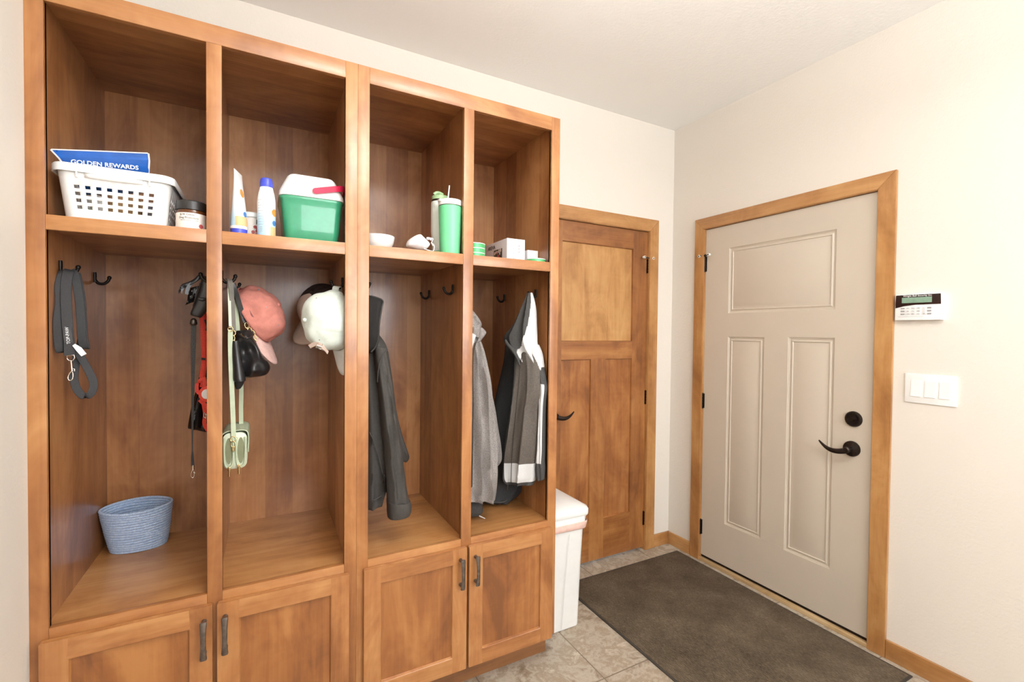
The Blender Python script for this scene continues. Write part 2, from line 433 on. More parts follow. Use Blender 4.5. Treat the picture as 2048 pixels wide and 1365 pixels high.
def hinge(P, u, z, parent, stop=None, h=.09):
    t = thing('hinge', None, None, (0, 0, 0)); t.parent = parent; t.location = V(P(u, 0, z)) - root_loc(parent)
    mb = MB()
    for k in range(5):
        a = z - h / 2 + k * h / 5
        R = [[P(u + .0062 * math.cos(2 * PI * j / 14), .0065 + .0062 * math.sin(2 * PI * j / 14), zz) for j in range(14)] for zz in (a + .0006, a + h / 5 - .0006)]
        mb.rings(R)
    R = [[P(u + .0045 * math.cos(2 * PI * j / 12), .0065 + .0045 * math.sin(2 * PI * j / 12), zz) for j in range(12)] for zz in (z - h / 2 - .004, z + h / 2 + .004)]
    mb.rings(R)
    obj('knuckle', mb, M['black_metal'], t)
    mb = MB(); q = [(u - .011, z - h / 2), (u + .011, z - h / 2), (u + .011, z + h / 2), (u - .011, z + h / 2)]
    mb.rings([[P(a, .0035, b) for a, b in q], [P(a, -.002, b) for a, b in q]])
    obj('hinge_leaf', mb, M['black_metal'], t)
    if stop:
        zt = z + h / 2 + .007
        mb = MB(); mb.tube([P(u - .004, .0065, zt), P(u + .004, .0065, zt + .0005)], .009, 12)
        mb.tube([P(u, .008, zt), P(u + stop[0] * .6, .022, zt - .001), P(u + stop[0], .030, zt - .002)], .0042, 8)
        mb.tube([P(u, .008, zt), P(u + stop[1], .020, zt + .002)], .0042, 8)
        obj('door_stop', mb, M['black_metal'], t)
        for s, d in ((stop[0], .030), (stop[1], .020)):
            R = [[P(u + s + (.008) * math.cos(2 * PI * j / 16), d + o, zt + .008 * math.sin(2 * PI * j / 16) - .001) for j in range(16)] for o in (.005, -.010)]
            R2 = [[P(u + s + .0042 * math.cos(2 * PI * j / 12), d + o, zt + .0042 * math.sin(2 * PI * j / 12) - .001) for j in range(12)] for o in (.0045, .0062)]
            obj('rubber_tip', MB().rings(R).rings(R2, mat=1), [M['rubber_white'], M['black_metal']], t)
    return t
for z, st in ((1.828, (-.058, .026)), (.988, None), (.205, None)):
    hinge(PD1, 2.171, z, d1, st)

# ---- greige entry door
PD2 = lambda u, d, z: (XR + .003 - d, u, z)
d2 = thing('door_2', 'greige painted entry door with raised panels and bronze lock', None, (XR + .003, -.578, .034), kind='structure')
pan2 = [(-.412, .162, 1.521, 1.901), (-.062, .161, .281, 1.384), (-.414, -.192, .277, 1.386)]
mbd = panel_door(PD2, -.5785, .3235, .036, 2.0345, pan2, None, .04, lambda u, z: 0)
obj('leaf', mbd, M['door_paint'], d2)
PROF = [(0, 0), (.0015, .003), (.005, .0035), (.007, .0065), (.014, .007), (.0185, .0035), (.0225, .003), (.025, .0065), (.028, .0065), (.047, .0006)]
for p in pan2:
    mb = MB().rings([[PD2(p[0] + s, -d, p[2] + s), PD2(p[1] - s, -d, p[2] + s), PD2(p[1] - s, -d, p[3] - s), PD2(p[0] + s, -d, p[3] - s)] for s, d in PROF], cap0=False)
    obj('panel', mb, M['door_paint'], d2, angle=20)
mb = MB()   # fine embossed joint lines of the stile pattern
for z in (1.381, .284): mb.box(XR + .0024, XR + .004, -.191, -.063, z - .0012, z + .0012)
obj('joint_line', mb, M['door_paint'], d2)
lever(PD2, -.497, .876, 1, d2, .122, .036)
db = thing('deadbolt', None, None, (0, 0, 0)); db.parent = d2; db.location = V(PD2(-.502, 0, 1.014)) - root_loc(d2)
R = [[PD2(-.502 + r * math.cos(2 * PI * j / 28), d, 1.014 + r * math.sin(2 * PI * j / 28)) for j in range(28)] for r, d in ((.036, 0), (.036, .005), (.032, .011), (.027, .012), (.025, .009), (.008, .009), (.007, .016), (.0005, .016))]
obj('rose', MB().rings(R), M['bronze'], db)
a = math.radians(-28); ca, sa = math.cos(a), math.sin(a)
prof = [(-.021, .008), (-.012, .0045), (0, .0085), (.012, .0045), (.021, .008), (.021, -.008), (.012, -.0045), (0, -.0085), (-.012, -.0045), (-.021, -.008)]
R = [[PD2(-.502 + u * ca - v * sa, d, 1.014 + u * sa + v * ca) for u, v in prof] for d in (.014, .024)]
obj('thumb_turn', MB().rings(R), M['bronze'], db)
for z, st in ((1.826, (-.045, .030)), (.988, None), (.207, None)):
    hinge(PD2, .3265, z, d2, st)
# sill
t = thing('trim_3', 'pale worn wood sill strip under the entry door', None, (XR, -.12, 0), kind='structure')
obj('sill_board', MB().box(XR - .012, XR + .012, -.5825, .3265, 0, .020, bev=.003), M['sill'], t)
obj('weather_strip', MB().box(XR + .010, XR + .045, -.5825, .3265, 0, .033), M['bronze'], t)

# ---------------------------------------------------------------- lockers
X = [-.534, -.4965, -.1476, -.109, .240, .3176, .6624, .7028, 1.052, 1.092]
ZTOE, ZDT, ZB, ZSB, ZST, ZO, ZT, ZU = .115, .580, .607, .651 + 1.0, 1.690, 2.235, 2.290, 2.2605
YF, YD = .019, .576
def hook_part(parent, wx, y, z, sgn, rake=0.0):
    """J-shaped bronze coat hook screwed to a side wall at x = wx, reaching out along sgn."""
    mb = MB()
    mb.tube([(wx + sgn * .003, y, z + .020), (wx + sgn * .003, y, z + .008), (wx + sgn * .003, y, z - .014)], [.0062, .0068, .0055], 12, flat=.7, up=(0, 1, 0))
    pts = spline([(wx + sgn * .003, y, z - .006), (wx + sgn * .012, y - rake * .2, z - .017), (wx + sgn * .026, y - rake * .6, z - .018), (wx + sgn * .037, y - rake, z - .008), (wx + sgn * .041, y - rake * 1.1, z + .004)], 6)
    rr = [.0048] * len(pts); rr[-3:] = [.0056, .0064, .0058]
    mb.tube(pts, rr, 10)
    bmesh.ops.create_uvsphere(mb.bm, u_segments=10, v_segments=8, radius=.0062, matrix=Matrix.Translation(pts[-1]))
    return obj('coat_hook', mb, M['black_metal'], parent, angle=50)
def pull(x, zc, parent, y0=-.020):
    mb = MB(); pts = []; ww = []
    for i in range(25):
        t = i / 24 * 2 - 1
        pts.append((x, y0 - .024 - .006 * (1 - t * t), zc + .056 * t)); ww.append(.0135 + .006 * abs(t) ** 2.2 - (.004 if abs(t) > .96 else 0))
    R = []
    for p, w in zip(pts, ww):
        R.append([(p[0] + w * .5 * math.cos(2 * PI * j / 14), p[1] + .0036 * math.sin(2 * PI * j / 14), p[2]) for j in range(14)])
    mb.rings(R)
    for s in (-1, 1): mb.tube([(x, y0, zc + s * .046), (x, y0 - .014, zc + s * .047), (x, y0 - .026, zc + s * .048)], [.0072, .0055, .006], 12)
    return obj('handle', mb, M['bronze_edge'], parent)

def locker(name, label, xa, xb, xs, outer, handles, hooks):
    """One two-bay unit. xs = [bay0 left, bay0 right, bay1 left, bay1 right] of the face frame openings."""
    t = thing(name, label, 'cabinet', ((xa + xb) / 2, .29, 0))
    b0, b1, b2, b3 = xs
    # face frame: vertical grain stiles (0), horizontal grain rails (1)
    mb = MB(); bv = .0014
    mb.box(xa, b0, 0, YF, ZTOE, ZT, 0, bv); mb.box(b3, xb, 0, YF, ZTOE, ZT, 0, bv); mb.box(b1, b2, .0002, YF, ZTOE, ZO, 0, bv)
    mb.box(b0, b3, .0004, YF, ZO, ZT, 1, bv)
    for l, r in ((b0, b1), (b2, b3)):
        mb.box(l, r, .0004, YF, ZSB, ZST, 1, bv); mb.box(l, r, .0004, YF, .54, ZB, 1, bv); mb.box(l, r, .0004, YF, ZTOE, .15, 1, bv)
    obj('face_frame', mb, [M['wood_z'], M['wood_x']], t)
    il, ir = b0 - .0127, b3 + .0135
    dl, dr = b1 + .0132, b2 - .0128
    obj('side_panel', MB().box(xa + .001, il, YF, YB - .004, ZTOE - .0, ZT - .02), M['veneer_z'], t)
    obj('side_panel', MB().box(ir, xb - .0005, YF, YB - .004, ZTOE, ZT - .02), M['veneer_z'], t)
    obj('divider', MB().box(dl, dr, YF, YD, ZTOE, ZU), M['veneer_z'], t)
    obj('top_panel', MB().box(il, ir, YF, YD, ZU, ZU + .018), M['veneer_x'], t)
    obj('back_panel', MB().box(il, ir, YD, YB - .004, ZTOE, ZU + .018), M['veneer_z'], t)
    for l, r in ((il, dl), (dr, ir)):
        obj('shelf', MB().box(l, r, YF - .001, YD, 1.666, 1.6885), M['veneer_x'], t)
        obj('bench_board', MB().box(l, r, YF - .001, YD, .583, .602), M['bench_lit_x'], t)
    obj('bottom_board', MB().box(il, ir, YF, YD, ZTOE, ZTOE + .018), M['veneer_x'], t)
    obj('toe_kick', MB().box(xa + .002, xb - .001, .066, .084, 0, ZTOE), M['toe'], t)
    obj('plinth_side', MB().box(xb - .019 if outer > 0 else xa + .002, xb - .001 if outer > 0 else xa + .019, .084, YB - .004, 0, ZTOE), M['toe'], t)
    for (l, r, hx) in handles:
        w = .0575; P = lambda u, d, z: (u, -.020 - d, z)
        pn = [(l + w, r - w, ZTOE + w, ZDT - w)]
        def mf(u, z, l=l, r=r): return 0 if (u < l + w or u > r - w) else 1
        dmb = panel_door(P, l, r, ZTOE, ZDT, pn, [(0, 0), (.0012, .007), (.003, .0095)], .0195, mf)
        # eased outer edge
        dobj = obj('cabinet_door', dmb, [M['wood_z'], M['wood_x']], t)
        md = dobj.modifiers.new('ease', 'BEVEL'); md.width = .003; md.segments = 2; md.limit_method = 'ANGLE'; md.angle_limit = math.radians(60)
        p = pn[0]
        obj('panel', MB().box(p[0] + .001, p[1] - .001, -.0103, -.004, p[2] + .001, p[3] - .001), M['panel_z'], dobj)
        pull(hx, ZDT - .088, dobj)
    for side, y in hooks:
        wx, s = {'l0': (il, 1), 'r0': (dl, -1), 'l1': (dr, 1), 'r1': (ir, -1)}[side]
        hook_part(t, wx, y, 1.567, s, rake=0.0)
    return t
H4 = [(s, y) for s in ('l0', 'r0', 'l1', 'r1') for y in (.135, .44)]
lock_a = locker('locker_cabinet', 'wide brown wood locker unit at the left, holding the laundry basket and cooler', -.534, .279, [X[1], X[2], X[3], X[4]], -1,
       [(-.5105, -.1331, -.1535), (-.1214, .2533, -.1005)], H4)
lock_b = locker('locker_cabinet', 'brown wood locker unit beside the trash can, holding the hanging jackets', .279, 1.092, [X[5], X[6], X[7], X[8]], 1,
       [(.302, .6796, .6535), (.6894, 1.0663, .7145)], H4)


# ---------------------------------------------------------------- item materials
def fabric(name, c, rough=.9, bscale=900, bump=.25, var=.05, nscale=60):
    return plain(name, c, rough, var=var, nscale=nscale, bump=bump, bscale=bscale, spec=.15)
M['blue_foil'] = plain('blue_film', srgb(34, 92, 176), .28, var=.12, nscale=14, bump=.25, bscale=40, bdist=.004)
M['print_white'] = plain('white_print', srgb(240, 240, 240), .5, var=0)
M['print_black'] = plain('black_print', srgb(34, 32, 32), .5, var=0)
M['print_grey'] = plain('grey_print', srgb(150, 148, 150), .5, var=0)
M['paper_label'] = plain('paper_label', srgb(240, 232, 224), .55, var=.01)
M['amber'] = plain('amber_plastic', srgb(92, 52, 24), .15, var=.03)
M['black_plastic'] = plain('black_plastic', srgb(40, 38, 38), .32, var=.05)
M['cap_blue'] = plain('blue_plastic_cap', srgb(66, 78, 196), .3, var=.03)
M['orange'] = plain('orange_print', srgb(216, 140, 60), .5, var=.03)
M['tan_print'] = plain('tan_print', srgb(222, 180, 130), .5, var=.02)
M['blue_print'] = plain('blue_print', srgb(70, 122, 190), .5, var=.05)
M['berry'] = plain('red_berry_print', srgb(190, 84, 84), .5, var=.25, nscale=500)
M['green_cooler'] = plain('green_cooler_plastic', srgb(48, 142, 104), .34, var=.03, coat=.5)
M['red_plastic'] = plain('red_plastic', srgb(196, 36, 72), .25, var=.03)
M['mint'] = plain('mint_enamel', srgb(112, 206, 148), .38, var=.01, coat=.1)
M['pale_enamel'] = plain('pale_white_green_enamel', srgb(226, 232, 224), .35, var=.01)
M['sage_plastic'] = plain('sage_plastic', srgb(158, 190, 142), .4, var=.02)
M['steel_dark'] = plain('dark_steel', srgb(84, 78, 72), .3, .9)
M['mask_cloth'] = plain('mask_cloth', srgb(240, 240, 242), .85, var=.01, bump=.1, bscale=500)
M['white_card'] = plain('white_card', srgb(236, 234, 236), .45, var=.01)
M['photo_dark'] = plain('dark_print', srgb(44, 50, 44), .4, var=.3, nscale=90)
M['green_gloss'] = plain('green_tin', srgb(84, 176, 112), .3, .2, var=.03)
M['webbing'] = plain('black_webbing', srgb(46, 46, 48), .7, var=.12, nscale=400, bump=.4, bscale=700)
M['black_cord'] = plain('grey_braided_cord', srgb(62, 60, 58), .8, var=.3, nscale=600, bump=.5, bscale=500)
M['black_film'] = plain('black_plastic_film', srgb(20, 19, 20), .18, var=.1, bump=.5, bscale=60, bdist=.004)
M['red_strap'] = plain('red_webbing', srgb(224, 66, 48), .6, var=.06, nscale=200)
M['black_leather'] = plain('black_leather', srgb(32, 31, 32), .30, var=.1, nscale=60, bump=.08, bscale=700)
M['grey_strap'] = plain('grey_leather_strap', srgb(98, 92, 82), .55, var=.08)
M['sage_leather'] = plain('sage_leather', srgb(176, 186, 158), .5, var=.03, bump=.15, bscale=900)
M['sage_light'] = plain('light_sage_leather', srgb(206, 216, 192), .5, var=.02, bump=.1, bscale=900)
M['sage_dark'] = plain('shaded_green_lining', srgb(120, 124, 94), .7, var=.05)
M['pink_cloth'] = fabric('pink_cotton', srgb(196, 128, 116))
M['pink_light'] = fabric('pale_pink_cotton', srgb(214, 176, 168))
M['mauve_cloth'] = fabric('mauve_cotton', srgb(130, 88, 84))
M['white_cloth'] = fabric('white_green_cotton', srgb(212, 220, 211), var=.03)
M['white_brim'] = fabric('white_cotton_brim', srgb(214, 216, 213), var=.03)
M['dark_cap'] = fabric('dark_mesh_cloth', srgb(52, 42, 38), var=.2, bscale=500, bump=.6)
M['beige_cloth'] = fabric('beige_cotton', srgb(192, 170, 156), var=.03)
M['softshell'] = plain('charcoal_softshell', srgb(66, 63, 60), .72, var=.05, nscale=120, bump=.12, bscale=800, spec=.3)
M['fleece_black'] = fabric('black_fleece_lining', srgb(44, 42, 41), nscale=500)
M['heather'] = fabric('heather_grey_fleece', srgb(138, 132, 129), var=.22, nscale=420, bump=.4, bscale=500)
M['charcoal_fleece'] = fabric('charcoal_fleece', srgb(74, 73, 72), var=.1, nscale=300)
M['dark_fleece'] = fabric('dark_charcoal_fleece', srgb(58, 58, 59), var=.1, nscale=300)
M['mesh_grey'] = plain('taupe_grey_mesh', srgb(92, 85, 79), .6, var=.08, nscale=150, bump=.5, bscale=350, spec=.3)
M['light_panel'] = plain('light_grey_panel_cloth', srgb(206, 206, 206), .8, var=.02, nscale=300, bump=.15, bscale=600)
M['can_white'] = plain('white_can_plastic', srgb(226, 226, 224), .35, var=.008)
M['liner'] = plain('white_bag_film', srgb(240, 234, 232), .35, var=.02, bump=.4, bscale=50, bdist=.004)
M['liner_pink'] = plain('pink_drawstring_film', srgb(228, 192, 180), .4, var=.04, bump=.4, bscale=50, bdist=.004)
M['lcd'] = plain('grey_green_screen', srgb(128, 156, 136), .15, var=.05)
M['smoked'] = plain('smoked_plastic', srgb(40, 24, 22), .12, var=.05)
M['key_grey'] = plain('grey_keys', srgb(206, 206, 206), .5, var=.02)

def rope_mat():
    t = NT('blue_cotton_rope'); v = t.coord(False)
    sp = t.n('SeparateXYZ'); t.l(v, sp.inputs[0])
    ang = t.math('ARCTAN2', sp.outputs[1], sp.outputs[0])
    tw = t.math('SINE', t.math('ADD', t.math('MULTIPLY', ang, 120.0), t.math('MULTIPLY', sp.outputs[2], 900.0)))
    n = t.noise(v, 150, 3, .6)
    f = t.math('ADD', t.math('MULTIPLY', tw, .12), n)
    t.l(t.ramp(f, [(.3, srgb(164, 190, 226)), (.55, srgb(188, 208, 236)), (.75, srgb(212, 226, 244))]), t.b.inputs['Base Color'])
    t.bump(tw, .5, .0015); t.set(Roughness=.9); return t.m
M['rope'] = rope_mat()

def sun_mat(name):
    """White pack fading to light blue at its foot (printed)."""
    t = NT(name); v = t.coord(False); sp = t.n('SeparateXYZ'); t.l(v, sp.inputs[0])
    t.l(t.ramp(t.math('MULTIPLY', sp.outputs[2], 5.0), [(0, srgb(176, 212, 236)), (.25, srgb(186, 220, 240)), (.5, srgb(238, 242, 245)), (1, srgb(244, 244, 244))]), t.b.inputs['Base Color'])
    t.set(Roughness=.35); return t.m
M['sun_pack'] = sun_mat('printed_white_blue_pack')

# ---------------------------------------------------------------- item helpers
ZS, ZBN = 1.6885, .602          # shelf board top, bench board top
FRONT = lambda c: frame_matrix(c, (1, 0, 0), (0, 0, 1))
def cyl(c, r, a, z): return V((c[0] + r * math.sin(a), c[1] - r * math.cos(a), z))
def cyl_patch(c, rf, a0, a1, z0, z1, mat=0, off=.0006, n=12, m=6, mb=None):
    mb = mb or MB()
    mb.rings([[cyl(c, rf(z0 + (z1 - z0) * j / m) + off, a0 + (a1 - a0) * i / n, z0 + (z1 - z0) * j / m) for i in range(n + 1)] for j in range(m + 1)], closed=False, mat=mat)
    return mb
def cyl_disc(c, rf, a, z, rad, off=.0008, mat=0, mb=None):
    mb = mb or MB(); R = []
    for q in (.02, .5, 1.0):
        R.append([cyl(c, rf(z + rad * q * math.sin(t)) + off, a + rad * q * math.cos(t) / rf(z), z + rad * q * math.sin(t)) for t in [2 * PI * k / 20 for k in range(20)]])
    mb.rings(R, cap0=True, cap1=False, mat=mat); return mb
def wrap_text(s, size, c, r, a, z, depth=.0003):
    mb = text_mesh(s, size, Matrix.Identity(4), depth)
    for v in mb.bm.verts: v.co = cyl(c, r + .0007 + v.co.z, a + v.co.x / r, z + v.co.y)
    return mb
def rrect(hx, hy, r, n=6):
    out = []
    for sx, sy, a0 in ((1, 1, 0), (-1, 1, 90), (-1, -1, 180), (1, -1, 270)):
        for k in range(n + 1):
            a = math.radians(a0 + 90 * k / n); out.append((sx * (hx - r) + r * math.cos(a), sy * (hy - r) + r * math.sin(a)))
    return out
def edge_loft(levels, n=40, rows=40, p=2.3, fold=0.0, freq=5.0, seed=0, flat_back=False, mat=0, pinch=(), cap=True):
    """Cloth body lofted through levels of (left point, right point, thickness)."""
    L = [V(a) for a, b, t in levels]; Rr = [V(b) for a, b, t in levels]; T = [t for a, b, t in levels]
    k = max(2, rows // (len(levels) - 1))
    Ls, Rs = spline(L, k), spline(Rr, k); m = len(Ls); rings = []
    for i in range(m):
        u = i / (m - 1); t = lerp_list(T, u); a, b = Ls[i], Rs[i]; c = (a + b) / 2; ax = (b - a) / 2
        nr = V((ax.y, -ax.x, 0)); nr = nr.normalized() if nr.length > 1e-6 else V((0, -1, 0))   # towards the viewer side
        ring = []
        for j in range(n):
            th = 2 * PI * j / n; cs, sn = math.cos(th), math.sin(th)
            s = math.copysign(abs(cs) ** (2 / p), cs); d = math.copysign(abs(sn) ** (2 / p), sn)
            w = t / 2 * d
            if fold:
                q = (c + ax * s)
                f = (1 - 2 * abs(math.sin(freq * s * 1.25 + seed + 1.3 * math.sin(u * 2.4 + seed))) ** .8) * .75 + noise.noise(V((s * 2.0 + seed, u * 4.5, d * .7 + seed))) * 1.1
                w += fold * f * (.35 + .65 * min(1, u * 2.5)) * abs(sn) ** .5 * (1 if d > 0 else -1) * (1 - .3 * abs(s))
            ring.append(c + ax * s + nr * w)
        rings.append(ring)
    mb = MB()
    if callable(mat):
        mf = lambda i, j: mat(i / (m - 1), math.cos(2 * PI * (j + .5) / n), math.sin(2 * PI * (j + .5) / n) > 0)
    else: mf = mat
    mb.rings(rings, mat=mf, cap0=cap, cap1=cap)
    for (pc, rad, dep) in pinch:
        pc = V(pc)
        for v in mb.bm.verts:
            dd = (v.co - pc).length
            if dd < rad: v.co.y += dep * (math.cos(dd / rad * PI) + 1) / 2
    return mb

# ================================================================ top shelf, first bay
# white laundry basket with square holes
bx, by0, by1, zb0, zb1 = -.3625, .030, .400, ZS, 1.8345
t = thing('laundry_basket', 'white plastic laundry basket with square holes on the left top shelf', 'basket', (bx, .215, ZS))
yc, hyT = (by0 + by1) / 2, (by1 - by0) / 2
def basket_ring(z):
    f = (z - zb0) / (zb1 - zb0); hx = .1105 + .0155 * f; hy = hyT - .013 + .013 * f
    pts = []; rad = .024
    # straight sides are cut at fixed stations so that the holes fall on mesh cells
    def side(a, b, st): return [(a[0] + (b[0] - a[0]) * s, a[1] + (b[1] - a[1]) * s) for s in st]
    def st(n, mg):
        out = []; w = (1 - 2 * mg) / (2 * n - 1)
        for k in range(n): out += [mg + 2 * k * w, mg + (2 * k + 1) * w]
        return out
    def corner(cx, cy, a0): return [(cx + rad * math.cos(math.radians(a0 + 90 * k / 6)), cy + rad * math.sin(math.radians(a0 + 90 * k / 6))) for k in range(7)]
    ex, ey = hx - rad, hy - rad
    pts += corner(-ex, -ey, 180); pts += side((-ex, -hy), (ex, -hy), st(8, .05))
    pts += corner(ex, -ey, 270); pts += side((hx, -ey), (hx, ey), st(12, .05))
    pts += corner(ex, ey, 0); pts += side((ex, hy), (-ex, hy), st(8, .05))
    pts += corner(-ex, ey, 90); pts += side((-hx, ey), (-hx, -ey), st(12, .05))
    bow = .006
    return [(bx + x, yc + y - (bow * (1 - (x / hx) ** 2) if y < -hy + .001 else 0), z) for x, y in pts]
zrows = [zb0, zb0 + .012]
for k in range(4): zrows += [1.7195 + k * .0178, 1.7285 + k * .0178]
zrows += [1.81, zb1]
rings = [basket_ring(z) for z in zrows]
mb = MB(); vr = [[mb.bm.verts.new(p) for p in r] for r in rings]; N = len(vr[0])
seg0 = {}
off = 0
holes = set()
for cnt in (8, 12, 8, 12):
    off += 7
    for k in range(cnt): holes.add(off + 2 * k)
    off += 2 * cnt
for i in range(len(vr) - 1):
    rowhole = 2 <= i <= 8 and i % 2 == 0
    for j in range(N):
        if rowhole and j in holes: continue
        mb.bm.faces.new((vr[i][j], vr[i][(j + 1) % N], vr[i + 1][(j + 1) % N], vr[i + 1][j]))
mb.bm.faces.new(list(reversed(vr[0])))
o = obj('tub', mb, M['white_plastic'], t, angle=50)
md = o.modifiers.new('wall', 'SOLIDIFY'); md.thickness = .0028; md.offset = -1
mb = MB(); R = []
for d, z in ((.001, zb1 - .002), (.007, zb1 - .020), (.0095, zb1 - .020), (.0095, zb1 - .002), (.007, zb1 + .002), (-.003, zb1 + .002), (-.003, zb1 - .003)):
    R.append([(bx + x, yc + y - (.008 * (1 - (x / .12) ** 2) if y < -hyT + .02 else 0), z) for x, y in rrect(.126 + d, hyT + d, .03, 8)])
vr = R
mb.rings(R, cap0=False, cap1=False)
obj('rim', mb, M['white_plastic'], t, angle=40)
for x in (-.078, .078): obj('rib', MB().box(bx + x - .002, bx + x + .002, by0 - .010, by0 + .002, zb1 - .034, zb1 - .019, bev=.001), M['white_plastic'], t)
mb = MB(); R = []
for d, z in ((0, zb1 - .019), (-.002, zb1 - .030)): R.append([(bx + x, by0 - .0095 + .006 * (abs(x) / .07) ** 2 - d * .5, z + .004 * (1 - (x / .075) ** 2) * (-1 if d else 0)) for x in [-.062 + .124 * k / 12 for k in range(13)]])
mb.rings(R, closed=False)
o = obj('grip_lip', mb, M['white_plastic'], t); md = o.modifiers.new('t', 'SOLIDIFY'); md.thickness = .003

# blue treat pouch standing in the basket
TL, TR = V((-0.5020,0.0650,1.8750)), V((-0.2950,0.0650,1.9040))
c0 = (TL + TR) / 2
t = thing('treat_pouch', 'blue plastic treat pouch with white lettering standing in the laundry basket', 'pouch', (c0.x, c0.y, 1.70))
ax = (TR - TL); lvl = []
for k, (d, th, w) in enumerate(((0, .0012, 1.0), (.010, .002, .992), (.02, .007, .985), (.045, .018, .985), (.07, .024, .98), (.088, .022, .97), (.096, .012, .95))):
    dn = V((.16 * d * .3, .02 * k * .1, -d)); sh_ = .01 * d / .15
    a = TL + dn + ax * (.5 - w / 2); b = TR + dn - ax * (.5 - w / 2) + V((.0, 0, .0))
    a += V((.034 * min(1, d / .05), .9 * max(0, d - .03), 0)); b += V((.004 * min(1, d / .04) - .02 * max(0, min(1, (d - .03) / .06)), .9 * max(0, d - .03), 0))
    lvl.append((a, b, th))
obj('pouch', edge_loft(lvl, n=36, rows=42, p=2.0, fold=.0016, freq=4, seed=2.2), M['blue_foil'], t, angle=60)
mb = MB(); mb.ribbon([TL + V((-.0005, -.001, .001)), TL * .5 + TR * .5 + V((0, -.001, .0015)), TR + V((0, -.001, .001))], .003, .0016, (0, 0, 1))
mb.ribbon([lvl[0][0] + V((-.0015, -.002, 0)), lvl[2][0] + V((-.0015, -.004, 0)), lvl[4][0] + V((-.0015, -.006, 0)), lvl[6][0] + V((-.0015, -.006, 0))], .004, .0016, (1, 0, 0))
mb.ribbon([lvl[0][1] + V((.0015, -.002, 0)), lvl[2][1] + V((.0015, -.004, 0)), lvl[4][1] + V((.0015, -.006, 0)), lvl[6][1] + V((.0015, -.006, 0))], .004, .0016, (1, 0, 0))
obj('seal_edge', mb, M['print_white'], t)
a, b = V((-0.4480,0.0460,1.8460)), V((-0.3240,0.0460,1.8530))
mb = text_mesh('GOLDEN REWARDS', .0162, frame_matrix((a + b) / 2, b - a, (0, .06, 1)), .0006, .0003)
obj('lettering', mb, M['print_white'], t)

# things glimpsed through the basket holes
def pack(name, label, cx, cy, hx, hy, h, m, seed):
    lv = [((cx - hx * .96, cy, ZS + .0035), (cx + hx * .96, cy, ZS + .0035), hy * 1.9), ((cx - hx, cy, ZS + .02), (cx + hx, cy, ZS + .02), hy * 2), ((cx - hx, cy, ZS + h * .7), (cx + hx, cy, ZS + h * .7), hy * 2), ((cx - hx * .8, cy, ZS + h), (cx + hx * .8, cy, ZS + h), hy * 1.5)]
    tag(obj(name, edge_loft(lv, n=32, rows=20, p=3.2, fold=.004, freq=3, seed=seed), m, loc=(cx, cy, ZS), angle=70), label, 'package')
pack('soft_package', 'tan package inside the laundry basket, glimpsed through its middle holes', -.362, .17, .042, .10, .094, M['tan_print'], 2)
pack('soft_package', 'green package inside the laundry basket, glimpsed through its left holes', -.438, .17, .028, .10, .045, M['sage_plastic'], 5)
pack('soft_package', 'grey package inside the laundry basket, glimpsed through its right holes', -.284, .17, .030, .10, .080, M['print_grey'], 8)

# supplement jar
c = (-.1905, .062); RJ = .0385
t = thing('supplement_jar', 'amber jar of dog probiotics with black lid beside the laundry basket', 'jar', (c[0], c[1], ZS))
obj('jar_body', MB().lathe([(RJ - .004, ZS), (RJ, ZS + .004), (RJ, 1.7435), (RJ - .001, 1.7475), (RJ - .004, 1.750)], (*c, 0), 48), M['amber'], t)
obj('lid', MB().lathe([(RJ - .001, 1.749), (RJ + .0012, 1.7495), (RJ + .0012, 1.773), (RJ - .001, 1.7755), (.001, 1.776)], (*c, 0), 48), M['black_plastic'], t)
lb = obj('label', cyl_patch(c, lambda z: RJ, -2.6, 2.6, 1.6925, 1.7385, n=60, off=.0005), M['paper_label'], t)
txt = join(wrap_text('SJ PK Chews', .0072, c, RJ, -.20, 1.7325), wrap_text('Dog Probiotics', .0082, c, RJ, -.10, 1.7235))
obj('lettering', txt, M['print_black'], lb)
obj('fine_print', wrap_text('Digestion  Nutrition  Immunity', .0036, c, RJ, -.05, 1.7165), M['print_grey'], lb)
mb = cyl_disc(c, lambda z: RJ, .75, 1.702, .0065)
obj('emblem', mb, M['berry'], lb)

# ================================================================ top shelf, second bay
# sunscreen tube standing on its cap
c = V((-.0675, .046)); R0 = .0235
t = thing('sunscreen_tube', 'white and blue sunscreen tube standing on its blue cap, left on shelf', 'tube', (c.x, c.y, ZS))
e0, e1 = V((-0.0790,0.0160,1.8770)), V((-0.0600,0.0840,1.8760))
ed = e1 - e0; ea = math.atan2(ed.y, ed.x); nn = V((-ed.y, ed.x, 0)).normalized(); ZT0 = 1.714
def tube_pt(th, u, off=0.0):
    z = ZT0 + (1.885 - ZT0) * u; f = u ** 1.5
    p0 = V((c.x + (R0 + off) * math.cos(th), c.y + (R0 + off) * math.sin(th), z))
    s = math.cos(th - ea); ss = math.sin(th - ea)
    p1 = (e0 + e1) / 2 + ed * .5 * math.copysign(abs(s) ** .8, s) + nn * ss * (.0012 + off * 1.5); p1.z = z + ed.z * .5 * s
    return p0.lerp(p1, f)
rings = [[tube_pt(2 * PI * j / 40, k / 20) for j in range(40)] for k in range(21)]
obj('tube_body', MB().rings(rings), [M['sun_pack']], t, angle=60)
mb = MB().rings([[tube_pt(math.radians(-112 + 100 * i / 14), .01 + .165 * j / 6, .0005) for i in range(15)] for j in range(7)], closed=False)
obj('patch', mb, M['tan_print'], t, angle=60)
def tube_disc(th, u, rth, ru, off):
    return MB().rings([[tube_pt(th + rth * q * math.cos(2 * PI * k / 20), u + ru * q * math.sin(2 * PI * k / 20), off) for k in range(20)] for q in (.05, .5, 1)], cap1=False)
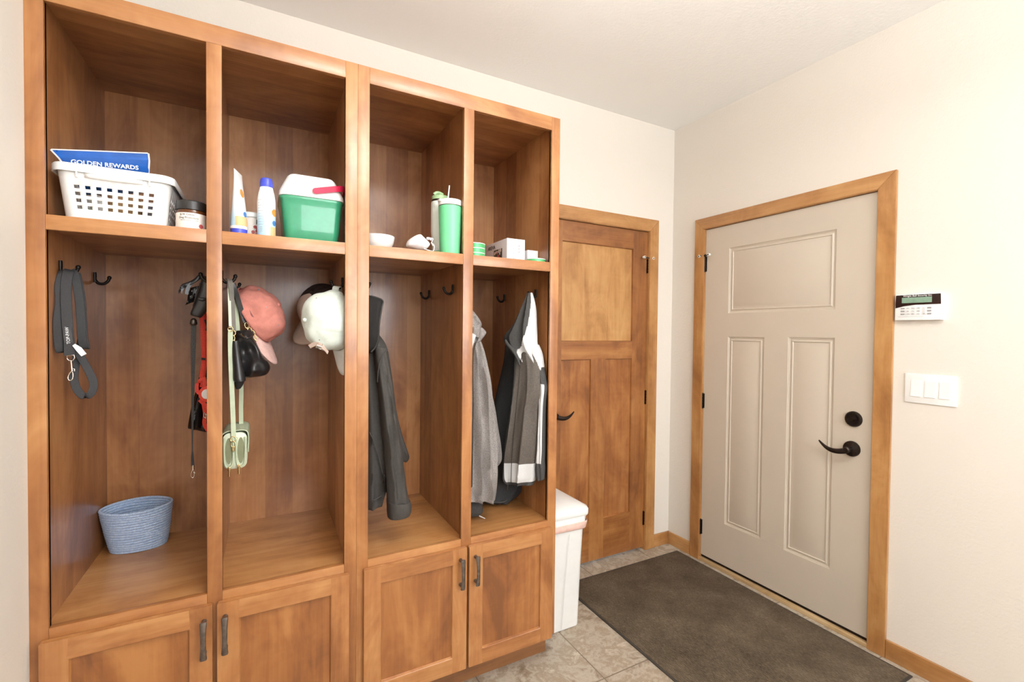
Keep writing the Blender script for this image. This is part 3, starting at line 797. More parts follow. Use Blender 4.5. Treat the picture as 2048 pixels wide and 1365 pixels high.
obj('roundel', tube_disc(math.radians(-34), .60, .36, .075, .0008), M['orange'], t)
obj('badge', tube_disc(math.radians(-34), .225, .30, .046, .0010), M['blue_print'], t)
obj('collar', MB().lathe([(R0, 1.7065), (R0 + .0006, 1.7075), (R0 + .0006, 1.7145), (R0, 1.7155)], (c.x, c.y, 0), 40), M['white_gloss'], t)
obj('cap', MB().lathe([(R0 - .002, ZS), (R0 - .001, ZS + .001), (R0 - .0005, 1.7065), (R0 - .003, 1.707)], (c.x, c.y, 0), 40), M['cap_blue'], t)

# small white tub behind
c = (-.033, .112); RT = .031
t = thing('supplement_tub', 'small white tub with red berries on its label, between tube and spray bottle', 'tub', (c[0], c[1], ZS))
obj('tub_body', MB().lathe([(RT - .004, ZS), (RT - .001, ZS + .003), (RT - .001, 1.752), (RT - .005, 1.760)], (*c, 0), 40), M['paper_label'], t)
obj('lid', MB().lathe([(RT - .003, 1.758), (RT + .001, 1.759), (RT + .001, 1.772), (RT - .002, 1.7745), (.001, 1.775)], (*c, 0), 40), M['white_plastic'], t)
mb = MB(); rr = random.Random(5)
for k in range(12): cyl_disc(c, lambda z: RT - .001, .1 + rr.random() * .75, 1.694 + rr.random() * .036, .0052, off=.0006 + k * .00012, mb=mb)
obj('berry_print', mb, M['berry'], t)
obj('print_block', cyl_patch(c, lambda z: RT - .001, .42, .72, 1.737, 1.752, n=4, m=2), M['print_black'], t)

# sunscreen spray bottle
c = (.0082, .048); RS = .0262
t = thing('spray_bottle', 'white sunscreen spray bottle with domed blue cap beside the green cooler', 'bottle', (c[0], c[1], ZS))
def rs(z): return RS
obj('bottle_body', MB().lathe([(RS - .003, ZS), (RS, ZS + .003), (RS, 1.800), (RS - .001, 1.812), (RS - .0035, 1.828), (RS - .0065, 1.841), (.0185, 1.848), (.0165, 1.850)], (*c, 0), 48), M['sun_pack'], t)
obj('cap', MB().lathe([(.0170, 1.847), (.0186, 1.8475), (.0186, 1.8625), (.0178, 1.8650), (.0176, 1.8705), (.0155, 1.8755), (.010, 1.878), (.001, 1.8785)], (*c, 0), 36), M['cap_blue'], t)
obj('patch', cyl_patch(c, rs, .42, 1.25, 1.691, 1.722, n=10), M['tan_print'], t)
obj('roundel', cyl_disc(c, rs, 1.02, 1.768, .0115), M['orange'], t)
obj('badge', cyl_disc(c, rs, .98, 1.735, .0082), M['blue_print'], t)
mb = MB()
for k in range(9): cyl_patch(c, rs, -1.05, -.36, 1.735 + k * .0085, 1.7357 + k * .0085, n=8, m=1, mb=mb)
cyl_patch(c, rs, -.33, -.315, 1.728, 1.812, n=1, m=6, mb=mb); cyl_patch(c, rs, -1.05, -.32, 1.727, 1.7278, n=8, m=1, mb=mb)
for k in range(4): cyl_patch(c, rs, -.75, -.42, 1.703 + k * .005, 1.7042 + k * .005, n=6, m=1, mb=mb)
obj('fine_print', mb, M['print_grey'], t)

# cooler
cx, cy = .1435, .145
t = thing('cooler', 'small green picnic cooler with white lid and red handle on shelf', 'cooler', (cx, cy, ZS))
def crect(hx, hy, r, z, dx=0, dy=0): return [(cx + dx + x, cy + dy + y, z) for x, y in rrect(hx, hy, r, 8)]
R = []
for z, hx, hy, r in ((ZS, .076, .086, .02), (ZS + .003, .080, .090, .022), (ZS + .010, .083, .094, .024), (1.735, .0875, .0985, .026), (1.790, .0925, .1035, .028), (1.797, .0938, .105, .029), (1.822, .0962, .1075, .030), (1.8265, .0985, .1095, .031), (1.832, .0985, .1095, .031), (1.834, .096, .107, .03)):
    R.append(crect(hx, hy, r, z))
obj('cooler_body', MB().rings(R), M['green_cooler'], t, angle=40)
R = []
for z, hx, hy, r in ((1.8335, .096, .107, .03), (1.835, .1, .111, .031), (1.842, .1, .111, .031), (1.851, .0985, .109, .031), (1.862, .094, .104, .03), (1.905, .074, .085, .024), (1.912, .067, .078, .02), (1.9135, .05, .06, .015)):
    R.append(crect(hx, hy, r, z))
obj('lid', MB().rings(R), M['white_plastic'], t, angle=30)
p = spline([(.1415, .0265, 1.8525), (.160, .0265, 1.8570), (.19, .030, 1.8655), (.222, .036, 1.8745), (.240, .050, 1.880), (.246, .075, 1.880), (.246, .15, 1.876), (.246, .22, 1.872)], 6)
mb = MB().ribbon(p, [.006, .0125, .0165, .0185] + [.0195] * (len(p) - 5) + [.012], .007, [V((.05, -.25, 1))] * len(p))
obj('handle', mb, M['red_plastic'], t, angle=50)

# ================================================================ top shelf, third bay
c = (.366, .088)
prof = [(.026, ZS), (.034, ZS + .001), (.046, ZS + .010), (.054, ZS + .026), (.0585, ZS + .049), (.0575, ZS + .0505), (.0565, ZS + .049), (.052, ZS + .026), (.043, ZS + .012), (.03, ZS + .005), (.001, ZS + .004)]
t = obj('bowl', MB().lathe(prof, (*c, 0), 56), M['white_gloss'], loc=(c[0], c[1], ZS))
tag(t, 'white bowl on the shelf beside the folded face mask', 'bowl')

# folded white face mask
mc = V((.497, .052, 1.7125))
t = thing('face_mask', 'white fold flat face mask with ear loops beside the bottles', 'mask', (mc.x, mc.y, ZS))
R = []
out = [(0.4660,0.0450,1.7160), (0.4710,0.0450,1.7310), (0.4860,0.0450,1.7450), (0.5100,0.0450,1.7570), (0.5240,0.0450,1.7490), (0.5370,0.0450,1.7380), (0.5470,0.0450,1.7290), (0.5490,0.0450,1.7200), (0.5320,0.0450,1.7020), (0.5050,0.0450,1.7010), (0.4820,0.0450,1.7050), (0.4690,0.0450,1.7090)]
out = [V(p) for p in spline(out, 3, closed=True)]
cm = sum(out, V()) / len(out)
for u, dy in ((1.0, .0015), (.985, -.003), (.93, -.008), (.8, -.015), (.6, -.021), (.35, -.025), (.12, -.0265)):
    R.append([V((cm.x + (p.x - cm.x) * u, cm.y + dy + .010, cm.z + (p.z - cm.z) * u + .002 * math.sin(p.x * 260) * (1 - u))) for p in out])
R = [[V((p.x, p.y + .022, p.z)) for p in R[0]]] + R
obj('mask_cup', MB().rings(R), M['mask_cloth'], t, angle=50)
mb = MB()
mb.tube(spline([(0.5220,0.0400,1.7020), (0.5400,0.0340,1.6970), (0.5550,0.0340,1.6960), (0.5600,0.0360,1.7070), (0.5600,0.0400,1.7200), (0.5510,0.0460,1.7280)], 6), .0016, 8)
mb.tube(spline([(0.5390,0.0460,1.7380), (0.5470,0.0460,1.7450), (0.5590,0.0480,1.7440), (0.5540,0.0480,1.7300), (0.5580,0.0500,1.7200), (0.5640,0.0500,1.7190)], 6), .0016, 8)
obj('ear_loop', mb, M['mask_cloth'], t, angle=80)
mb = MB().ribbon(spline([(0.5340,0.0460,1.7430), (0.5420,0.0420,1.7430), (0.5520,0.0440,1.7390)], 5), .008, .002, (0, 0, 1))
obj('folded_flap', mb, M['mask_cloth'], t)

# white bottle with sage flip cap
c = (.6195, .142)
t = thing('water_bottle', 'white bottle with sage green cap behind the mint tumbler', 'bottle', (c[0], c[1], ZS))
obj('bottle_body', MB().lathe([(.030, ZS), (.031, ZS + .002), (.031, ZS + .026), (.0312, 1.745), (.0325, 1.765), (.036, 1.79), (.0362, 1.905), (.035, 1.909)], (*c, 0), 44, mat=lambda i, j: 1 if i < 2 else 0), [M['pale_enamel'], M['mint']], t)
obj('neck_ring', MB().lathe([(.033, 1.908), (.0345, 1.909), (.0345, 1.917), (.033, 1.918)], (*c, 0), 44), M['steel_dark'], t)
mb = MB().lathe([(.032, 1.917), (.0335, 1.918), (.0335, 1.931), (.0325, 1.9325), (.02, 1.933)], (*c, 0), 44)
mb.tube(spline([(c[0] - .030, c[1] - .012, 1.934), (c[0] - .022, c[1] - .013, 1.941), (c[0] - .010, c[1] - .013, 1.943), (c[0] + .006, c[1] - .012, 1.938)], 5), .0065, 10)
obj('cap', mb, M['sage_plastic'], t, angle=50)

# mint tumbler
c = (.6295, .056)
t = thing('tumbler', 'tall mint green tumbler with white lid and straw on shelf', 'tumbler', (c[0], c[1], ZS))
obj('tumbler_body', MB().lathe([(.0355, ZS), (.0375, ZS + .002), (.0385, ZS + .006), (.0445, 1.868), (.0445, 1.871), (.043, 1.8725)], (*c, 0), 56), M['mint'], t)
obj('seal_ring', MB().lathe([(.043, 1.872), (.0432, 1.872), (.0432, 1.875), (.043, 1.875)], (*c, 0), 48), M['steel_dark'], t)
obj('lid', MB().lathe([(.0432, 1.8745), (.0452, 1.8755), (.0455, 1.892), (.0440, 1.8955), (.03, 1.8965), (.001, 1.8965)], (*c, 0), 56), M['white_plastic'], t)
obj('lid_tab', MB().box(c[0] - .049, c[0] - .030, c[1] - .018, c[1] + .006, 1.887, 1.8955, bev=.002), M['white_plastic'], t)
obj('straw', MB().tube([(.6215, .062, 1.893), (.6285, .064, 1.9575)], .0026, 12), M['white_gloss'], t)

# ================================================================ top shelf, fourth bay
def tin(c, z, label, group=None):
    r = .0425
    t = thing('round_tin', label, 'tin', (c[0], c[1], z), group)
    obj('tin_body', MB().lathe([(r - .002, z), (r, z + .001), (r, z + .0150), (r - .0015, z + .0155)], (*c, 0), 48), M['green_gloss'], t)
    obj('lid', MB().lathe([(r - .001, z + .0152), (r + .0005, z + .0155), (r + .0005, z + .0177), (r - .001, z + .0186), (.001, z + .0186)], (*c, 0), 48), M['white_gloss'], t)
tin((.7360, .066), ZS, 'green tin with white lid, bottom of the stack of three', 'green tins on the shelf')
tin((.7362, .0655), ZS + .0187, 'green tin with white lid, middle of the stack of three', 'green tins on the shelf')
tin((.7358, .0662), ZS + .0374, 'green tin with white lid, topmost of the stack of three', 'green tins on the shelf')
tin((1.0180, .0655), ZS, 'single green tin with white lid before the small white box', 'green tins on the shelf')
# white product box
t = thing('product_box', 'white printed product box beside the stack of green tins', 'box', (.921, .155, ZS))
bx0, bx1, byf, byb, bz1 = .879, .963, .112, .300, 1.7955
k = V((0.9050,0.1120,1.7950)); bx0 = k.x; bx1 = V((0.9920,0.1120,1.7960)).x; bz1 = k.z; byb = .345
obj('carton', MB().box(bx0, bx1, byf, byb, ZS, bz1, bev=.0012), M['white_card'], t)
SIDE = lambda c: frame_matrix(c, (0, -1, 0), (0, 0, 1))
obj('lettering', text_mesh('AREHA', .024, SIDE((bx0 - .0006, byf + .150, bz1 - .022)), .0003), M['print_black'], t)
o = obj('picture', MB().box(bx0 - .0006, bx0 + .001, byf + .045, byf + .125, ZS + .002, bz1 - .036), M['photo_dark'], t)
mb = MB(); mr = MB()
for q, (yy, zz, r) in enumerate(((.115, .056, .006), (.102, .060, .005), (.09, .058, .0055), (.075, .062, .0065), (.06, .064, .007), (.066, .050, .005))):
    mb.bm.verts.ensure_lookup_table()
    mb.rings([[(bx0 - .0008, byf + yy + r * a * math.cos(2 * PI * j / 12), ZS + zz + 1.3 * r * a * math.sin(2 * PI * j / 12)) for j in range(12)] for a in (.1, 1)], cap1=False)
for yy, zz, r in ((.082, .036, .012), (.092, .055, .005), (.084, .022, .009)):
    mr.rings([[(bx0 - .0009, byf + yy + r * a * math.cos(2 * PI * j / 12), ZS + zz + r * a * math.sin(2 * PI * j / 12)) for j in range(12)] for a in (.1, 1)], cap1=False)
obj('light_print', mb, M['paper_label'], o); obj('red_print', mr, M['berry'], o)
mb = MB()
for zz in (.026, .046, .066):
    mb.tube([(bx0 + .033 + .0075 * math.cos(2 * PI * j / 20), byf - .0004, ZS + zz + .0075 * math.sin(2 * PI * j / 20)) for j in range(20)], .0006, 6, closed=True)
    mb.box(bx0 + .032, bx0 + .034, byf - .0006, byf + .0005, ZS + zz - .005, ZS + zz + .001)
for zz in (.05, .063, .076): mb.box(bx0 + .055, bx0 + .062, byf - .0005, byf + .0005, ZS + zz, ZS + zz + .004)
obj('icon_print', mb, M['print_grey'], t)
# small white box
k = V((1.0060,0.1180,1.7550)); k1 = V((1.0620,0.1180,1.7540))
t = obj('small_box', MB().box(k.x + .003, k1.x, .118, .205, ZS, k.z, bev=.001), M['white_card'], loc=((k.x + k1.x) / 2, .16, ZS))
tag(t, 'plain small white carton behind the single green tin', 'box')

# ================================================================ hanging things, first bay
CAMW = V((.966, .26, 0))     # strap width direction, turned to the room
t = thing('dog_leash', 'black webbing dog leash looped over the leftmost coat hook', 'leash', (-.475, .135, 1.55))
mb = MB(); W = .0195
A = spline([(-0.4940,0.1300,1.5600), (-0.4950,0.1100,1.5480), (-0.4980,0.0960,1.5090), (-0.4940,0.0880,1.4690), (-0.4970,0.0800,1.4160), (-0.4960,0.0800,1.3640), (-0.4930,0.0820,1.3350), (-0.4900,0.0880,1.3310), (-0.4900,0.0920,1.3470), (-0.4900,0.1000,1.4190), (-0.4900,0.1080,1.4890), (-0.4900,0.1300,1.5550)], 6)
mb.ribbon(A, W, .0022, CAMW)
C_ = spline([(-0.4830,0.1300,1.5620), (-0.4730,0.1260,1.5450), (-0.4640,0.1240,1.4800), (-0.4600,0.1230,1.4170), (-0.4590,0.1230,1.3750), (-0.4560,0.1280,1.3430), (-0.4540,0.1380,1.3380), (-0.4600,0.1460,1.3630), (-0.4640,0.1500,1.4210), (-0.4680,0.1500,1.4930), (-0.4760,0.1460,1.5530)], 6)
mb.ribbon(C_, W, .0022, CAMW)
D = spline([(-0.4750,0.1420,1.5550), (-0.4680,0.1460,1.5070), (-0.4640,0.1480,1.4500), (-0.4660,0.1500,1.3630), (-0.4760,0.1480,1.3160), (-0.4810,0.1460,1.2740), (-0.4800,0.1400,1.2430), (-0.4700,0.1320,1.2150), (-0.4540,0.1280,1.1980), (-0.4400,0.1300,1.2090), (-0.4360,0.1340,1.2350), (-0.4460,0.1380,1.2670), (-0.4590,0.1420,1.2960), (-0.4730,0.1460,1.3250), (-0.4850,0.1500,1.3480)], 6)
mb.ribbon(D, .019, .0022, [V((.966, .26, 0))] * len(D))
obj('strap', mb, M['webbing'], t, angle=25)
B_ = spline([(-0.4830,0.1220,1.5610), (-0.4840,0.1120,1.5520), (-0.4850,0.1000,1.5170), (-0.4820,0.0880,1.4750), (-0.4770,0.0800,1.4010), (-0.4740,0.0800,1.3560), (-0.4730,0.0800,1.3200)], 7)
obj('clip_strap', MB().ribbon(B_, W * 1.2, .0026, CAMW), M['webbing'], t, angle=25)
o = obj('label_patch', MB().ribbon([(-0.4770,0.0780,1.3940), (-0.4760,0.0780,1.3750), (-0.4740,0.0770,1.3560)], W * 1.0, .0012, CAMW), M['print_black'], t)
a, b = V((-0.4740,0.0760,1.3580)), V((-0.4770,0.0760,1.3930))
obj('lettering', text_mesh('TOP-PAW', .0105, frame_matrix((a + b) / 2, b - a, (-.96, -.2, 0)), .0003), M['print_white'], o)
mb = MB().ribbon([(-0.4640,0.0780,1.3500), (-0.4530,0.0760,1.3380), (-0.4420,0.0760,1.3210)], [.008, .014, .013], .0008, V((.6, .1, .75)))
obj('care_tag', mb, M['print_white'], t)
mb = MB()
mb.tube([(-0.4780,0.0780,1.3200), (-0.4630,0.0780,1.3210), (-0.4620,0.0780,1.3130), (-0.4660,0.0780,1.3060), (-0.4740,0.0780,1.3060), (-0.4780,0.0780,1.3110)], .0016, 8, closed=True)
mb.tube([(-0.4700,0.0780,1.3060), (-0.4690,0.0780,1.2920), (-0.4680,0.0780,1.2770)], [.0032, .0028, .0036], 10)
mb.tube(spline([(-0.4680,0.0780,1.2780), (-0.4730,0.0770,1.2700), (-0.4760,0.0760,1.2600), (-0.4740,0.0760,1.2520), (-0.4680,0.0770,1.2530), (-0.4660,0.0780,1.2640), (-0.4670,0.0780,1.2750)], 5), .0018, 8)
mb.tube([(-0.4670,0.0770,1.2840), (-0.4620,0.0760,1.2820), (-0.4620,0.0760,1.2770)], .0015, 8)
obj('snap_hook', mb, M['chrome'], t, angle=60)

# retractable leash on the right side of the first bay
t = thing('retractable_leash', 'black retractable dog leash with grey cord hanging in the first bay', 'leash', (-.18, .15, 1.5))
lv = [((-0.1710,0.1500,1.5680), (-0.1460,0.1500,1.5630), .016), ((-0.1750,0.1500,1.5550), (-0.1410,0.1500,1.5470), .030), ((-0.1790,0.1500,1.5290), (-0.1410,0.1500,1.5150), .038), ((-0.1870,0.1500,1.5000), (-0.1450,0.1500,1.4870), .040), ((-0.1960,0.1500,1.4710), (-0.1560,0.1500,1.4610), .036), ((-0.2040,0.1500,1.4490), (-0.1710,0.1500,1.4400), .030), ((-0.2030,0.1500,1.4410), (-0.1780,0.1500,1.4330), .020)]
obj('casing', edge_loft(lv, n=30, rows=30, p=2.6), M['black_plastic'], t, angle=60)
mb = MB().tube([(-0.1810,0.1280,1.4930), (-0.1700,0.1260,1.4900), (-0.1610,0.1280,1.4930)], [.004, .007, .004], 12)
obj('brake_button', mb, M['black_plastic'], t, angle=60)
obj('trim_band', MB().tube(spline([(-0.1760,0.1310,1.5440), (-0.1810,0.1290,1.5210), (-0.1890,0.1290,1.4920), (-0.1960,0.1330,1.4690)], 5), .0018, 8), M['steel_dark'], t)
obj('cord_stop', MB().tube([(-0.1960,0.1500,1.4310), (-0.1960,0.1500,1.4250), (-0.1960,0.1500,1.4140), (-0.1960,0.1500,1.4090)], [.004, .0085, .0105, .007], 14), M['steel_dark'], t, angle=60)
pts = [(-0.1960,0.1500,1.4110), (-0.1970,0.1500,1.3470), (-0.1980,0.1500,1.2670), (-0.1990,0.1500,1.1720), (-0.2000,0.1500,1.0440), (-0.2000,0.1500,1.0040)]
obj('cord', MB().ribbon(pts, [.0145, .0140, .0105, .0075, .0042, .0035], .0022, CAMW), M['black_cord'], t)
mb = MB().ribbon([(-0.2000,0.1500,1.0070), (-0.2000,0.1500,0.9870), (-0.1990,0.1500,0.9600)], [.004, .0075, .009], .003, CAMW)
obj('end_loop', mb, M['webbing'], t)
mb = MB(); mb.tube([(-0.1980,0.1490,0.9620), (-0.1980,0.1490,0.9470)], .0036, 10)
mb.tube(spline([(-0.1980,0.1490,0.9490), (-0.2020,0.1480,0.9390), (-0.2030,0.1480,0.9270), (-0.1980,0.1480,0.9220), (-0.1950,0.1490,0.9290), (-0.1950,0.1490,0.9420)], 5), .0016, 8, closed=True)
mb.tube([(-0.1970,0.1480,0.9390), (-0.1920,0.1470,0.9360)], .0016, 8)
obj('snap_hook', mb, M['chrome'], t, angle=60)
mb = MB()
mb.ribbon(spline([(-0.1720,0.1500,1.5570), (-0.1780,0.1470,1.5650), (-0.1890,0.1450,1.5530), (-0.2050,0.1450,1.5410), (-0.2230,0.1430,1.5310), (-0.2310,0.1420,1.5160), (-0.2330,0.1420,1.5070)], 5), [.012] * 20 + [.011, .01, .009, .008, .007, .006, .005, .004, .003, .002, .0015][:11], .002, V((.4, .1, .9)))
mb.ribbon(spline([(-0.1990,0.1460,1.5430), (-0.2070,0.1440,1.5330), (-0.2120,0.1430,1.5170), (-0.2130,0.1420,1.5060)], 5), .010, .002, V((.9, .2, .2)))
mb.ribbon(spline([(-0.2150,0.1430,1.5330), (-0.2240,0.1420,1.5230), (-0.2260,0.1420,1.5070)], 5), [.008] * 6 + [.006, .004, .003, .002, .001], .002, V((.7, .1, .6)))
obj('wrist_strap', mb, M['black_leather'], t, angle=70)
lv = [((-0.2050,0.1600,1.5280), (-0.1800,0.1600,1.5360), .012), ((-0.2120,0.1600,1.5060), (-0.1840,0.1600,1.5140), .022), ((-0.2140,0.1600,1.4850), (-0.1910,0.1600,1.4940), .018), ((-0.2200,0.1600,1.4720), (-0.1960,0.1600,1.4840), .006)]
obj('bag_pouch', edge_loft(lv, n=24, rows=18, p=2, fold=.004, freq=4, seed=1.3), M['black_film'], t, angle=60)

# red dog harness
t = thing('dog_harness', 'red strap dog harness hanging beneath the black retractable leash', 'harness', (-.155, .2, 1.4))
mb = MB()
mb.ribbon(spline([(-0.1610,0.1900,1.4840), (-0.1720,0.1900,1.4700), (-0.1780,0.1900,1.4470), (-0.1760,0.1900,1.3950), (-0.1750,0.1900,1.3460), (-0.1740,0.1900,1.3050), (-0.1760,0.1880,1.2640), (-0.1800,0.1860,1.2380)], 6), .0125, .003, CAMW)
mb.ribbon(spline([(-0.1560,0.1950,1.4750), (-0.1670,0.1950,1.4530), (-0.1680,0.1950,1.3950), (-0.1700,0.1950,1.3290), (-0.1710,0.1930,1.2800), (-0.1750,0.1900,1.2310), (-0.1790,0.1880,1.2060)], 6), .0115, .003, CAMW)
mb.ribbon(spline([(-0.1720,0.1840,1.2390), (-0.1700,0.1820,1.2150), (-0.1800,0.1800,1.1890), (-0.1890,0.1800,1.1930), (-0.1910,0.1820,1.2130), (-0.1840,0.1840,1.2270), (-0.1770,0.1850,1.2360)], 6), .0105, .003, V((.5, .1, .86)))
mb.ribbon(spline([(-0.1800,0.1820,1.1890), (-0.1770,0.1820,1.1690), (-0.1720,0.1820,1.1460), (-0.1690,0.1840,1.1160), (-0.1710,0.1860,1.0860), (-0.1620,0.1880,1.0620)], 6), .0115, .003, CAMW)
mb.ribbon(spline([(-0.1840,0.1840,1.1660), (-0.1750,0.1820,1.1560), (-0.1640,0.1820,1.1420), (-0.1500,0.1840,1.1280)], 6), .012, .003, V((.2, .1, .95)))
obj('strap', mb, M['red_strap'], t, angle=60)
obj('buckle', MB().tube([(-0.1790,0.1860,1.3000), (-0.1680,0.1860,1.2980)], .0035, 10), M['black_plastic'], t)
obj('buckle', MB().tube([(-0.1690,0.1860,1.4280), (-0.1630,0.1860,1.4030), (-0.1660,0.1860,1.3920)], .003, 8), M['black_plastic'], t)
ctr = V((-0.1640,0.1720,1.1850)); mb = MB(); mw = MB()
for m_, r, d in ((mb, .022, 0), (mw, .0135, -.003)):
    R = [[ctr + V((r * s * math.cos(2 * PI * j / 24), d + o_, 1.2 * r * s * math.sin(2 * PI * j / 24))) for j in range(24)] for s, o_ in ((1, .006), (1, 0), (.85, -.002), (.05, -.0022))]
    m_.rings(R)
o = obj('badge', mb, M['red_strap'], t); obj('badge_print', mw, M['print_white'], o)
mb = MB().tube([V((-0.1700,0.1780,1.1230)), V((-0.1650,0.1780,1.1160)), V((-0.1660,0.1780,1.1030)), V((-0.1720,0.1780,1.1100))], .0018, 8, closed=True)
obj('ring', mb, M['chrome'], t)

# glossy black bag behind the harness
t = thing('plastic_bag', 'glossy black plastic bag hanging behind the red harness', 'bag', (-.17, .24, 1.1))
lv = [((-0.1750,0.2500,1.4290), (-0.1630,0.2500,1.4290), .02), ((-0.1810,0.2500,1.3440), (-0.1580,0.2500,1.3440), .035), ((-0.1840,0.2500,1.2920), (-0.1550,0.2500,1.2910), .05), ((-0.1980,0.2500,1.2060), (-0.1520,0.2500,1.2040), .055), ((-0.2130,0.2500,1.1390), (-0.1530,0.2500,1.1280), .06), ((-0.2220,0.2500,1.0840), (-0.1510,0.2500,1.0660), .055), ((-0.2240,0.2500,1.0640), (-0.1530,0.2500,1.0440), .035)]
obj('bag', edge_loft(lv, n=36, rows=40, p=2.2, fold=.008, freq=6, seed=.7), M['black_film'], t, angle=60)

# blue rope basket on the bench
bc = V((-.400, .480, ZBN)); mb = MB(); nc = 17
for k in range(nc):
    f = k / (nc - 1); a = .080 + .022 * f ** .8; b = .060 + .026 * f ** .8; z = ZBN + .0048 + k * .0092
    cc = V((bc.x - .004 * f, bc.y + .012 * (1 - f), 0))
    pts = [(cc.x + a * math.cos(2 * PI * j / 72), cc.y + b * math.sin(2 * PI * j / 72), z + .0008 * math.sin(3 * 2 * PI * j / 72 + k)) for j in range(72)]
    mb.tube(pts, .0050, 8, closed=True)
R = [[(bc.x + .08 * s * math.cos(2 * PI * j / 72), bc.y + .012 + .06 * s * math.sin(2 * PI * j / 72), ZBN + zz) for j in range(72)] for s, zz in ((1, .001), (1, .006), (.03, .006))]
mb.rings(R)
t = obj('rope_basket', mb, M['rope'], loc=(bc.x, bc.y, ZBN), angle=180)
tag(t, 'light blue coiled rope basket on the bench of the first bay', 'basket')

# ================================================================ hanging things, second bay
def cap_thing(name, label, ctr, fwd, up, m_crown, m_brim, m_under=None, a=.098, b=.080, h=.112, crumple=.006, seed=0, brim=.068, zcurve=.30, buckle=False, eyelets=True, crown2=None):
    ctr = V(ctr); f = V(fwd).normalized(); u = V(up); u = (u - f * u.dot(f)).normalized(); s = u.cross(f)
    t = thing(name, label, 'cap', ctr)
    P = lambda x, y, z: ctr + f * x + s * y + u * z
    n = 120; rings = []
    for k in range(19):
        q = k / 18; ph = q * PI / 2
        rad = math.cos(ph) ** .62 if q < 1 else 0; zz = h * math.sin(ph) ** 1.08
        ring = []
        for j in range(n):
            th = 2 * PI * j / n
            seam = 1 - .020 * max(0, math.cos(6 * th)) ** 30 * (1 - q * .5)
            r = max(rad, .006) * seam
            x, y = a * r * math.cos(th), b * r * math.sin(th)
            nz = noise.noise(V((x * 14 + seed, y * 14, zz * 14 + seed))) + .5 * noise.noise(V((x * 34 + seed, y * 34, zz * 34)))
            d = crumple * nz * min(1, q * 3 + .3)
            ring.append(P(x * (1 + d / .09), y * (1 + d / .08), zz + d * .6 * q))
        rings.append(ring)
    mb = MB(); mb.rings(rings, cap0=False, mat=(lambda i, j: (1 if (crown2 and 16 < (j + 4) % 120 < 104) else 0)))
    o = obj('crown', mb, [m_crown, crown2 or m_crown], t, angle=70)
    md = o.modifiers.new('t', 'SOLIDIFY'); md.thickness = .0016; md.offset = -1
    # sweatband
    mb = MB(); mb.rings([[P(a * (.93 - z * 2.2) * math.cos(2 * PI * j / n), b * (.93 - z * 2.2) * math.sin(2 * PI * j / n), z) for j in range(n)] for z in (.0005, .024)], cap0=False, cap1=False)
    o = obj('sweatband', mb, m_under or m_brim, t); md = o.modifiers.new('t', 'SOLIDIFY'); md.thickness = .0012
    # brim: a curved sheet from the front arc
    top, bot = [], []
    for i in range(9):
        q = i / 8; row = []
        for j in range(25):
            v = j / 24 * 2 - 1; th = v * 1.12
            x0, y0 = a * .99 * math.cos(th), b * .99 * math.sin(th)
            ext = brim * (1 - abs(v) ** 2.6) ** .5 * q
            x = x0 + ext + .010 * q * (1 - v * v); y = y0 * (1 + .05 * q)
            z = -zcurve * (y / .08) ** 2 * .045 * (.4 + .6 * q) - .010 * q
            row.append((x, y, z))
        top.append(row)
    mb = MB(); mb.rings([[P(*p) for p in r] for r in top], closed=False)
    o = obj('brim', mb, [m_brim, m_under or m_brim], t, angle=60)
    md = o.modifiers.new('t', 'SOLIDIFY'); md.thickness = .0036; md.offset = 0
    mb = MB(); bmesh.ops.create_uvsphere(mb.bm, u_segments=12, v_segments=8, radius=.0065, matrix=Matrix.Translation(P(0, 0, h + .001)))
    obj('top_button', mb, crown2 or m_crown, t)
    if eyelets:
        for th in (PI / 6, PI / 2, 5 * PI / 6, 7 * PI / 6, 3 * PI / 2, 11 * PI / 6):
            ph = .56 * PI / 2; rad = math.cos(ph) ** .62; q = P(a * rad * math.cos(th) * 1.0, b * rad * math.sin(th) * 1.0, h * math.sin(ph) ** 1.08)
            nr = (f * math.cos(th) / a + s * math.sin(th) / b).normalized() * .75 + u * .65; nr.normalize()
            mb = MB().tube([q - nr * .002, q + nr * .0022], .0021, 10); obj('eyelet', mb, M['print_grey'] if m_crown is not M['dark_cap'] else M['print_black'], t)
    # back strap
    pts = [P(-a * 1.01 * math.cos(v), b * 1.01 * math.sin(v), .008) for v in [(-.62 + 1.24 * k / 10) for k in range(11)]]
    o = obj('back_strap', MB().ribbon(pts, .015, .0022, u), m_crown, t)
    if buckle:
        q = P(-a * 1.03, 0, .008)
        mb = MB(); e = .011
        mb.tube([q + s * e + u * e, q - s * e + u * e, q - s * e - u * e, q + s * e - u * e], .0014, 8, closed=True); mb.tube([q + u * e, q - u * e], .0012, 8)
        obj('buckle', mb, M['chrome'], o)
    return t, P
cap_thing('baseball_cap', 'pink cap with pale pink brim hanging beside the black purse', (-0.0340,0.2250,1.4420), (.46, -.12, -.90), (.86, -.30, .40), M['pink_cloth'], M['pink_light'], M['mauve_cloth'], a=.104, b=.076, h=.094, crumple=.014, seed=3.1, brim=.07)
t, P = cap_thing('baseball_cap', 'white cap with metal buckle hanging at the right of the second bay', (0.2310,0.1000,1.4310), (.06, -.12, -.99), (-.90, -.42, .06), M['white_cloth'], M['white_brim'], M['beige_cloth'], a=.106, b=.074, h=.122, crumple=.010, seed=8.4, brim=.078)
mb = MB().ribbon(spline([(0.2210,0.0850,1.5040), (0.2210,0.0900,1.5290), (0.2250,0.1080,1.5480), (0.2340,0.1250,1.5530), (0.2400,0.1400,1.5400), (0.2400,0.1400,1.5080)], 5), .022, .002, V((1, .1, 0)))
obj('hanging_loop', mb, M['white_cloth'], t)
